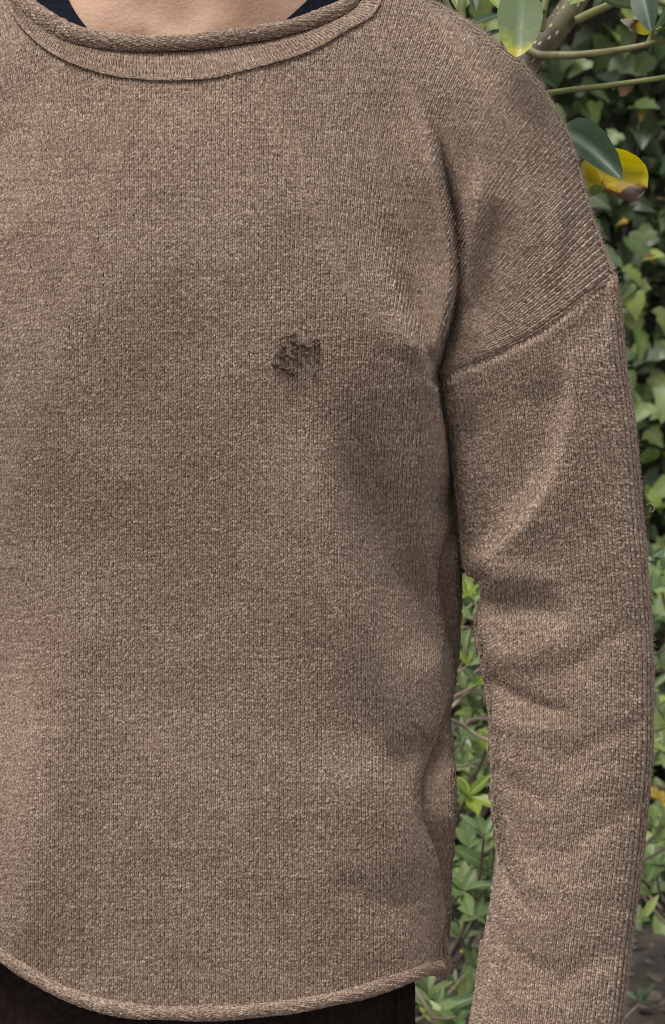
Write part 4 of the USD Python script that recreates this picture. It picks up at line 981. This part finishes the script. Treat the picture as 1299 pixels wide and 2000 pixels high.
# ---- shrubs with whorled leaves behind the arm
def shrub(label, region, rosettes, twigs, n_fill, seed, mass, foot):
    g = np.random.default_rng(seed)
    root = thing('shrub', label, 'shrub', None)
    def rosette(P, size, mat, n, up):
        up = np.asarray(up, float); up /= np.linalg.norm(up)
        a = np.cross(up, [0.3, 0.9, 0.2]); a /= np.linalg.norm(a); b = np.cross(up, a); out = []
        ph = g.uniform(0, 6.3)
        for i in range(n):
            an = ph + i * 2.4; el = g.uniform(0.15, 0.95) * (1 - 0.35 * i / n)
            d = (np.cos(an) * a + np.sin(an) * b) + up * (el + 0.9 * (i >= n - 3))
            s = size * g.uniform(0.7, 1.1) * (0.7 if i >= n - 3 else 1)
            out.append(place(blade(LANCE_HALF if g.random() < .6 else OVAL_HALF, s, 0.35, g.uniform(0.05, 0.3), g.uniform(0.95, 1.35), 0.05, an, 2), P, d, up + 0.4 * np.array([0, -1, 0.3])))
        return out
    count = 0
    tips = []
    for (px, py, d, size, mat, n, up) in rosettes:
        P = W(px, py, d)
        for v, f, u in rosette(P, size, mat, n, up):
            obj('leaf', (v, f), mat if g.random() < 0.86 else L_SHRUB, root, uv=u, smooth=True); count += 1
        tips.append(P)
    fill = []
    (xa, xb), (ya, yb), (za, zb) = region
    for _ in range(n_fill):
        P = np.array([g.uniform(xa, xb), g.uniform(ya, yb), g.uniform(za, zb)])
        k = 1 - 0.5 * abs((P[2] - za) / (zb - za) - 0.45)
        if g.random() > k: continue
        L = rosette(P, g.uniform(0.026, 0.040), None, g.integers(5, 8), (g.normal(0, .4), -0.5 + g.normal(0, .3), 1))
        x_, y_ = project(P)
        vis = ((880 < x_ < 970) and (1100 < y_ < 2020)) or ((1200 < x_ < 1320) and (1000 < y_ < 1900))
        if vis and count + len(L) <= 290:
            for v, f, u in L:
                obj('leaf', (v, f), (L_SHRUB, L_SHRUB, L_IVY, L_IVY_PALE)[g.integers(0, 4)], root, uv=u, smooth=True); count += 1
        else: fill += L
        if g.random() < 0.5: tips.append(P)
    if fill:
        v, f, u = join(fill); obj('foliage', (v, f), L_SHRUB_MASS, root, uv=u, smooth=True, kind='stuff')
    foot = np.array([foot[0], foot[1], float(ground_z(np.array([foot[0]]), np.array([foot[1]]))[0]) - 0.02])
    hub = [foot + [g.normal(0, .05), g.normal(0, .05), 0.18 + 0.14 * k] for k in range(5)]
    for hpt in hub:
        v, f, u = tube(curve([foot, (foot + hpt) / 2 + g.normal(0, .015, 3), hpt], 10), np.linspace(0.008, 0.005, 10), 7); obj('stem', (v, f), TWIG_DARK, root, uv=u)
    for t_ in tips[:70]:
        hpt = hub[int(np.argmin([np.linalg.norm(t_ - q - [0, 0, .12]) for q in hub]))]
        m = (hpt + t_) / 2 + [g.normal(0, .03), g.normal(0, .03), -0.03]
        v, f, u = tube(curve([hpt, m, t_], 9), np.linspace(0.0036, 0.0014, 9), 6); obj('twig', (v, f), TWIG_DARK if g.random() < .6 else TWIG, root, uv=u)
    for pts, d, r, mat in twigs:
        q = curve([tuple(p) for p in pts], 14)
        v, f, u = tube(W(q[:, 0], q[:, 1], d + 0.01 * np.sin(q[:, 0] / 20.0)), np.linspace(r, r * 0.7, 14), 6); obj('twig', (v, f), mat, root, uv=u)
    return root

UPL = (0.1, -0.55, 1.0)
shrub('leafy shrub with yellow green shoots in the gap between torso and sleeve', ((-0.15, 0.45), (0.85, 1.25), (0.48, 1.10)), [
    (912, 1165, 0.80, 0.040, L_NEW, 6, UPL), (925, 1215, 0.90, 0.034, L_SHRUB, 6, UPL), (905, 1262, 0.95, 0.036, L_SHRUB, 6, UPL), (912, 1300, 0.85, 0.030, L_NEW, 4, UPL), (932, 1338, 0.82, 0.036, L_NEW, 5, (0.0, -0.3, 1)),
    (948, 1470, 0.84, 0.042, L_NEW, 6, (0.1, -0.3, 1)), (915, 1556, 0.78, 0.044, L_NEW, 8, UPL), (905, 1500, 0.98, 0.034, L_SHRUB, 7, UPL), (945, 1635, 0.86, 0.042, L_SHRUB, 7, UPL), (915, 1655, 0.92, 0.036, L_SHRUB, 6, UPL),
    (905, 1740, 0.80, 0.050, L_SHRUB, 8, UPL), (955, 1700, 0.9, 0.044, L_SHRUB, 6, UPL), (930, 1790, 0.88, 0.044, L_SHRUB, 7, UPL), (900, 1830, 0.92, 0.038, L_SHRUB, 6, UPL), (885, 1690, 0.9, 0.036, L_SHRUB, 6, UPL), (900, 1440, 1.0, 0.036, L_SHRUB, 6, UPL), (925, 1390, 1.05, 0.04, L_IVY, 6, UPL), (905, 1350, 1.05, 0.036, L_IVY, 6, UPL), (925, 1270, 1.02, 0.036, L_IVY, 6, UPL),
    (850, 1975, 0.82, 0.055, L_SHRUB, 6, UPL), (905, 1975, 0.92, 0.050, L_IVY, 7, UPL), (935, 1960, 0.98, 0.048, L_SHRUB, 6, UPL), (835, 1945, 0.9, 0.045, L_IVY, 6, UPL), (890, 1925, 1.0, 0.042, L_IVY, 6, UPL), (870, 2010, 0.8, 0.05, L_IVY_PALE, 6, UPL)], [
    ([(840, 1398), (880, 1382), (905, 1360), (930, 1340)], 0.82, 0.0026, TWIG), ([(860, 1402), (895, 1412), (915, 1424), (935, 1438), (958, 1446)], 0.83, 0.0026, TWIG), ([(905, 1422), (925, 1405), (962, 1404)], 0.84, 0.0024, TWIG),
    ([(870, 1228), (900, 1226), (945, 1224)], 0.88, 0.0022, TWIG), ([(870, 1208), (905, 1208), (940, 1206)], 0.88, 0.0022, TWIG), ([(870, 1492), (900, 1496), (930, 1490), (975, 1492)], 0.86, 0.0016, TWIG),
    ([(880, 1690), (925, 1678), (975, 1655)], 0.95, 0.0042, TWIG_DARK), ([(800, 1918), (822, 1950), (845, 1990), (860, 2040)], 0.75, 0.0026, TWIG), ([(843, 1986), (870, 1990), (890, 1986)], 0.75, 0.0018, TWIG)],
    150, 301, None, (0.04, 1.05))
shrub('pale green shrub growing beside the outer edge of the sleeve', ((0.30, 0.95), (1.22, 1.60), (0.62, 1.12)), [
    (1288, 1138, 1.30, 0.056, L_IVY_PALE, 8, UPL), (1272, 1210, 1.38, 0.048, L_SHRUB, 7, UPL), (1292, 1300, 1.35, 0.046, L_SHRUB, 7, UPL), (1285, 1385, 1.36, 0.044, L_SHRUB, 7, UPL), (1292, 1470, 1.3, 0.046, L_SHRUB, 7, UPL),
    (1290, 1565, 1.28, 0.034, L_IVY_YELLOW, 6, UPL), (1285, 1610, 1.3, 0.056, L_SHRUB, 7, UPL), (1282, 1690, 1.26, 0.056, L_SHRUB, 8, UPL), (1270, 1745, 1.34, 0.044, L_SHRUB, 6, UPL)], [
    ([(1265, 1535), (1285, 1538), (1320, 1548)], 1.34, 0.0040, TWIG_DARK), ([(1262, 1640), (1285, 1660), (1310, 1690)], 1.3, 0.0022, TWIG)],
    60, 302, None, (0.56, 1.40))

# fallen brown leaf under the shrub, yellow leaves low in the gap
for (base, tip, w, d, mat, lab) in (((905, 1905), (972, 1930), 55, 1.05, L_DEAD, 'large dry brown leaf lying low in the gap beside the sleeve'),
                                    ((897, 1858), (930, 1866), 24, 1.0, L_IVY_YELLOW, 'small orange leaf caught low in the shrub beside the hem corner')):
    v, f, u = leaf_px(OVAL_HALF, base, tip, w, d, d, (0, -0.5, 1), 0.2, 0.08)
    obj('fallen_leaf', (v, f), mat, uv=u, label=lab, cat='leaf')

# ---- young tree at the shoulder
tree = thing('young_tree', 'young broadleaf tree with a speckled branch and large leaves behind the shoulder', 'tree')
BD = 0.30
bp_ = np.vstack([W(*np.array([(1215, -190), (1160, -70), (1112, 18), (1078, 68), (1040, 112), (985, 185), (900, 330), (800, 600), (760, 1000)]).T, np.array([0.34, 0.32, 0.30, 0.30, 0.30, 0.31, 0.36, 0.42, 0.45])), [[-0.02, 0.55, 0.5], [0.0, 0.62, 0.0]]])
v, f, u = tube(curve(bp_, 90), np.linspace(0.0095, 0.017, 90), 14)
obj('trunk', (v, f), BRANCH, tree, uv=u)
knee = curve([tuple(W(1088, 60, 0.288)), tuple(W(1064, 92, 0.286)), tuple(W(1046, 104, 0.285))], 12)
def stemp(pts, d0, d1, r0, r1, mat=STEM, k=8):
    q = curve(pts, 26); d = np.linspace(d0, d1, 26)
    v, f, u = tube(W(q[:, 0], q[:, 1], d), np.linspace(r0, r1, 26), k); obj('limb', (v, f), mat, tree, uv=u)
stemp([(1032, 98), (1060, 108), (1110, 108), (1170, 103), (1225, 95), (1264, 87)], 0.285, 0.24, 0.0036, 0.0024, STEM_BROWN)
stemp([(1262, 88), (1280, 82), (1330, 78)], 0.24, 0.22, 0.0022, 0.0018, STEM)
stemp([(1264, 87), (1272, 68), (1274, 52)], 0.24, 0.235, 0.0020, 0.0016, STEM)
stemp([(1266, 86), (1280, 66), (1290, 52)], 0.24, 0.235, 0.0020, 0.0016, STEM)
stemp([(985, 190), (1060, 183), (1120, 175), (1180, 168), (1240, 160), (1330, 146)], 0.33, 0.22, 0.0026, 0.0021, STEM)
stemp([(1126, 40), (1150, 28), (1188, 10), (1230, -16)], 0.29, 0.27, 0.0040, 0.0032, STEM)
stemp([(1060, 22), (1068, -6), (1076, -30)], 0.26, 0.26, 0.0030, 0.0026, STEM)
stemp([(1056, 60), (1062, 40), (1060, 15)], 0.27, 0.26, 0.0026, 0.0022, STEM)
stemp([(901, 40), (902, 10), (902, -20)], 0.22, 0.22, 0.0032, 0.0028, STEM)
stemp([(884, 28), (872, 4), (866, -18)], 0.24, 0.24, 0.0024, 0.0022, STEM)
stemp([(1262, -12), (1285, 2), (1330, 14)], 0.2, 0.2, 0.0028, 0.0024, STEM)
stemp([(1085, 300), (1120, 300), (1160, 330), (1178, 372)], 0.22, 0.16, 0.0020, 0.0013, STEM_BROWN)
LV = [
    (BROAD_HALF, (1020, -30), (1007, 112), 90, 0.085, 0.045, (0.0, -1, 0.15), L_TREE_BIG, 0.10, 0.06, 'large grey green leaf with a yellowing tip hanging over the shoulder edge'),
    (OVAL_HALF, (985, 28), (918, 52), 30, 0.17, 0.15, (0.1, -0.6, 1), L_TREE_DARK, 0.2, 0.05, None),
    (OVAL_HALF, (990, 58), (938, 76), 22, 0.17, 0.16, (0.1, -0.6, 1), L_TREE_DARK, 0.2, 0.05, None),
    (LANCE_HALF, (938, -30), (984, 26), 22, 0.2, 0.17, (0, -1, 0.4), L_TREE_LIME, 0.2, 0.05, None),
    (LANCE_HALF, (918, -26), (930, 22), 20, 0.2, 0.19, (0, -1, 0.4), L_TREE_DARK, 0.2, 0.05, None),
    (LANCE_HALF, (925, -10), (886, 34), 16, 0.23, 0.22, (0, -1, 0.4), L_TREE_LIME, 0.2, 0.05, None),
    (LANCE_HALF, (880, -22), (898, 26), 16, 0.23, 0.22, (0, -1, 0.4), L_TREE_LIME, 0.2, 0.05, None),
    (OVAL_HALF, (1170, -34), (1112, 8), 40, 0.24, 0.22, (0.2, -0.8, 0.6), L_TREE_LIME, 0.15, 0.05, None),
    (OVAL_HALF, (1180, -10), (1158, 14), 14, 0.25, 0.24, (0.2, -0.8, 0.6), L_TREE, 0.15, 0.05, None),
    (LANCE_HALF, (1150, -18), (1262, 14), 24, 0.22, 0.18, (0.1, -0.5, -0.6), L_TREE, 0.2, 0.05, None),
    (OVAL_HALF, (1250, -46), (1272, 62), 54, 0.19, 0.17, (-0.35, -1, 0.1), L_TREE_DARK, 0.3, 0.06, None),
    (OVAL_HALF, (1270, 62), (1211, 38), 25, 0.235, 0.20, (0.2, -0.8, -0.3), L_SPOT, 0.3, 0.12, 'yellow leaf with a burnt spotted tip at the upper right'),
    (OVAL_HALF, (1272, 60), (1306, -2), 38, 0.235, 0.2, (0.3, -1, 0.2), L_TREE, 0.45, 0.06, None),
    (OVAL_HALF, (1278, 64), (1345, 58), 34, 0.235, 0.2, (0.1, -0.6, 0.8), L_TREE_LIME, 0.2, 0.06, None),
    (BROAD_HALF, (1078, 270), (1216, 352), 80, 0.19, 0.10, (0.10, -1.0, -0.05), L_TREE_DARK, 0.75, 0.14, 'dark green glossy leaf folded over a yellow one beside the shoulder'),
    (OVAL_HALF, (1110, 284), (1185, 300), 30, 0.19, 0.16, (0.2, -0.4, 1.0), L_TREE_DARK, 0.2, 0.10, None),
]
for half, base, tip, w, db, dt, face, mat, fold, droop, lab in LV:
    v, f, u = leaf_px(half, base, tip, w, db, dt, face, fold, droop, 0.03); obj('leaf', (v, f), mat, tree, uv=u, smooth=True, label=lab)
# the cupped yellow leaf with its brown burnt side: a broad blade curled about its midrib, hollow side to the viewer
def curled(base, tip, wide_px, d, curl, face):
    A, B = W(base[0], base[1], d), W(tip[0], tip[1], d); L = np.linalg.norm(B - A)
    n, k = 20, 17; v, uv, f = [], [], []
    hw = np.interp(np.linspace(0, 1, n), [q[1] for q in BROAD_HALF], [q[0] for q in BROAD_HALF]) / 0.30 * (wide_px / FPX * (DIST + d) / 2) / L
    for i in range(n):
        y = i / (n - 1)
        for j in range(k):
            q = -1 + 2 * j / (k - 1); a = q * hw[i] / 0.30 * 0.30
            th = a * curl                                         # bent round the midrib
            x, z = math.sin(th) / curl, (1 - math.cos(th)) / curl
            z += 0.35 * (y - 0.45) ** 2 + 0.015 * math.sin(9 * y + 3 * q)
            v.append((x, y, z)); uv.append((a * 0.8, min(1.0, max(0.0, 0.62 + 0.42 * q * (0.4 + y) + 0.22 * (y - 0.5)))))
    for i in range(n - 1):
        for j in range(k - 1):
            a = i * k + j; f += [[a, a + 1, a + k + 1], [a, a + k + 1, a + k]]
    f = np.array(f); v = np.array(v) * L
    ar = np.linalg.norm(np.cross(v[f[:, 1]] - v[f[:, 0]], v[f[:, 2]] - v[f[:, 0]]), axis=1)
    return v @ frame(B - A, face).T + A, f[ar > 1e-12], np.array(uv)
v, f, u = curled((1132, 322), (1262, 372), 136, 0.16, 3.0, (0.12, -1.0, 0.02))
obj('leaf', (v, f), L_YELLOW, tree, uv=u, smooth=True, label='broad cupped yellow leaf with a dark burnt lower side')
v, f, u = leaf_px(OVAL_HALF, (1175, 372), (1120, 338), 50, 0.14, 0.17, (0.2, -1, -0.2), 0.3, 0.1); obj('leaf', (v, f), L_YELLOW, tree, uv=u, smooth=True)
v, f, u = leaf_px(OVAL_HALF, (1185, 366), (1140, 384), 22, 0.13, 0.135, (0.2, -1, 0.4), 0.3, 0.1); obj('leaf', (v, f), L_TREE_LIME, tree, uv=u, smooth=True)
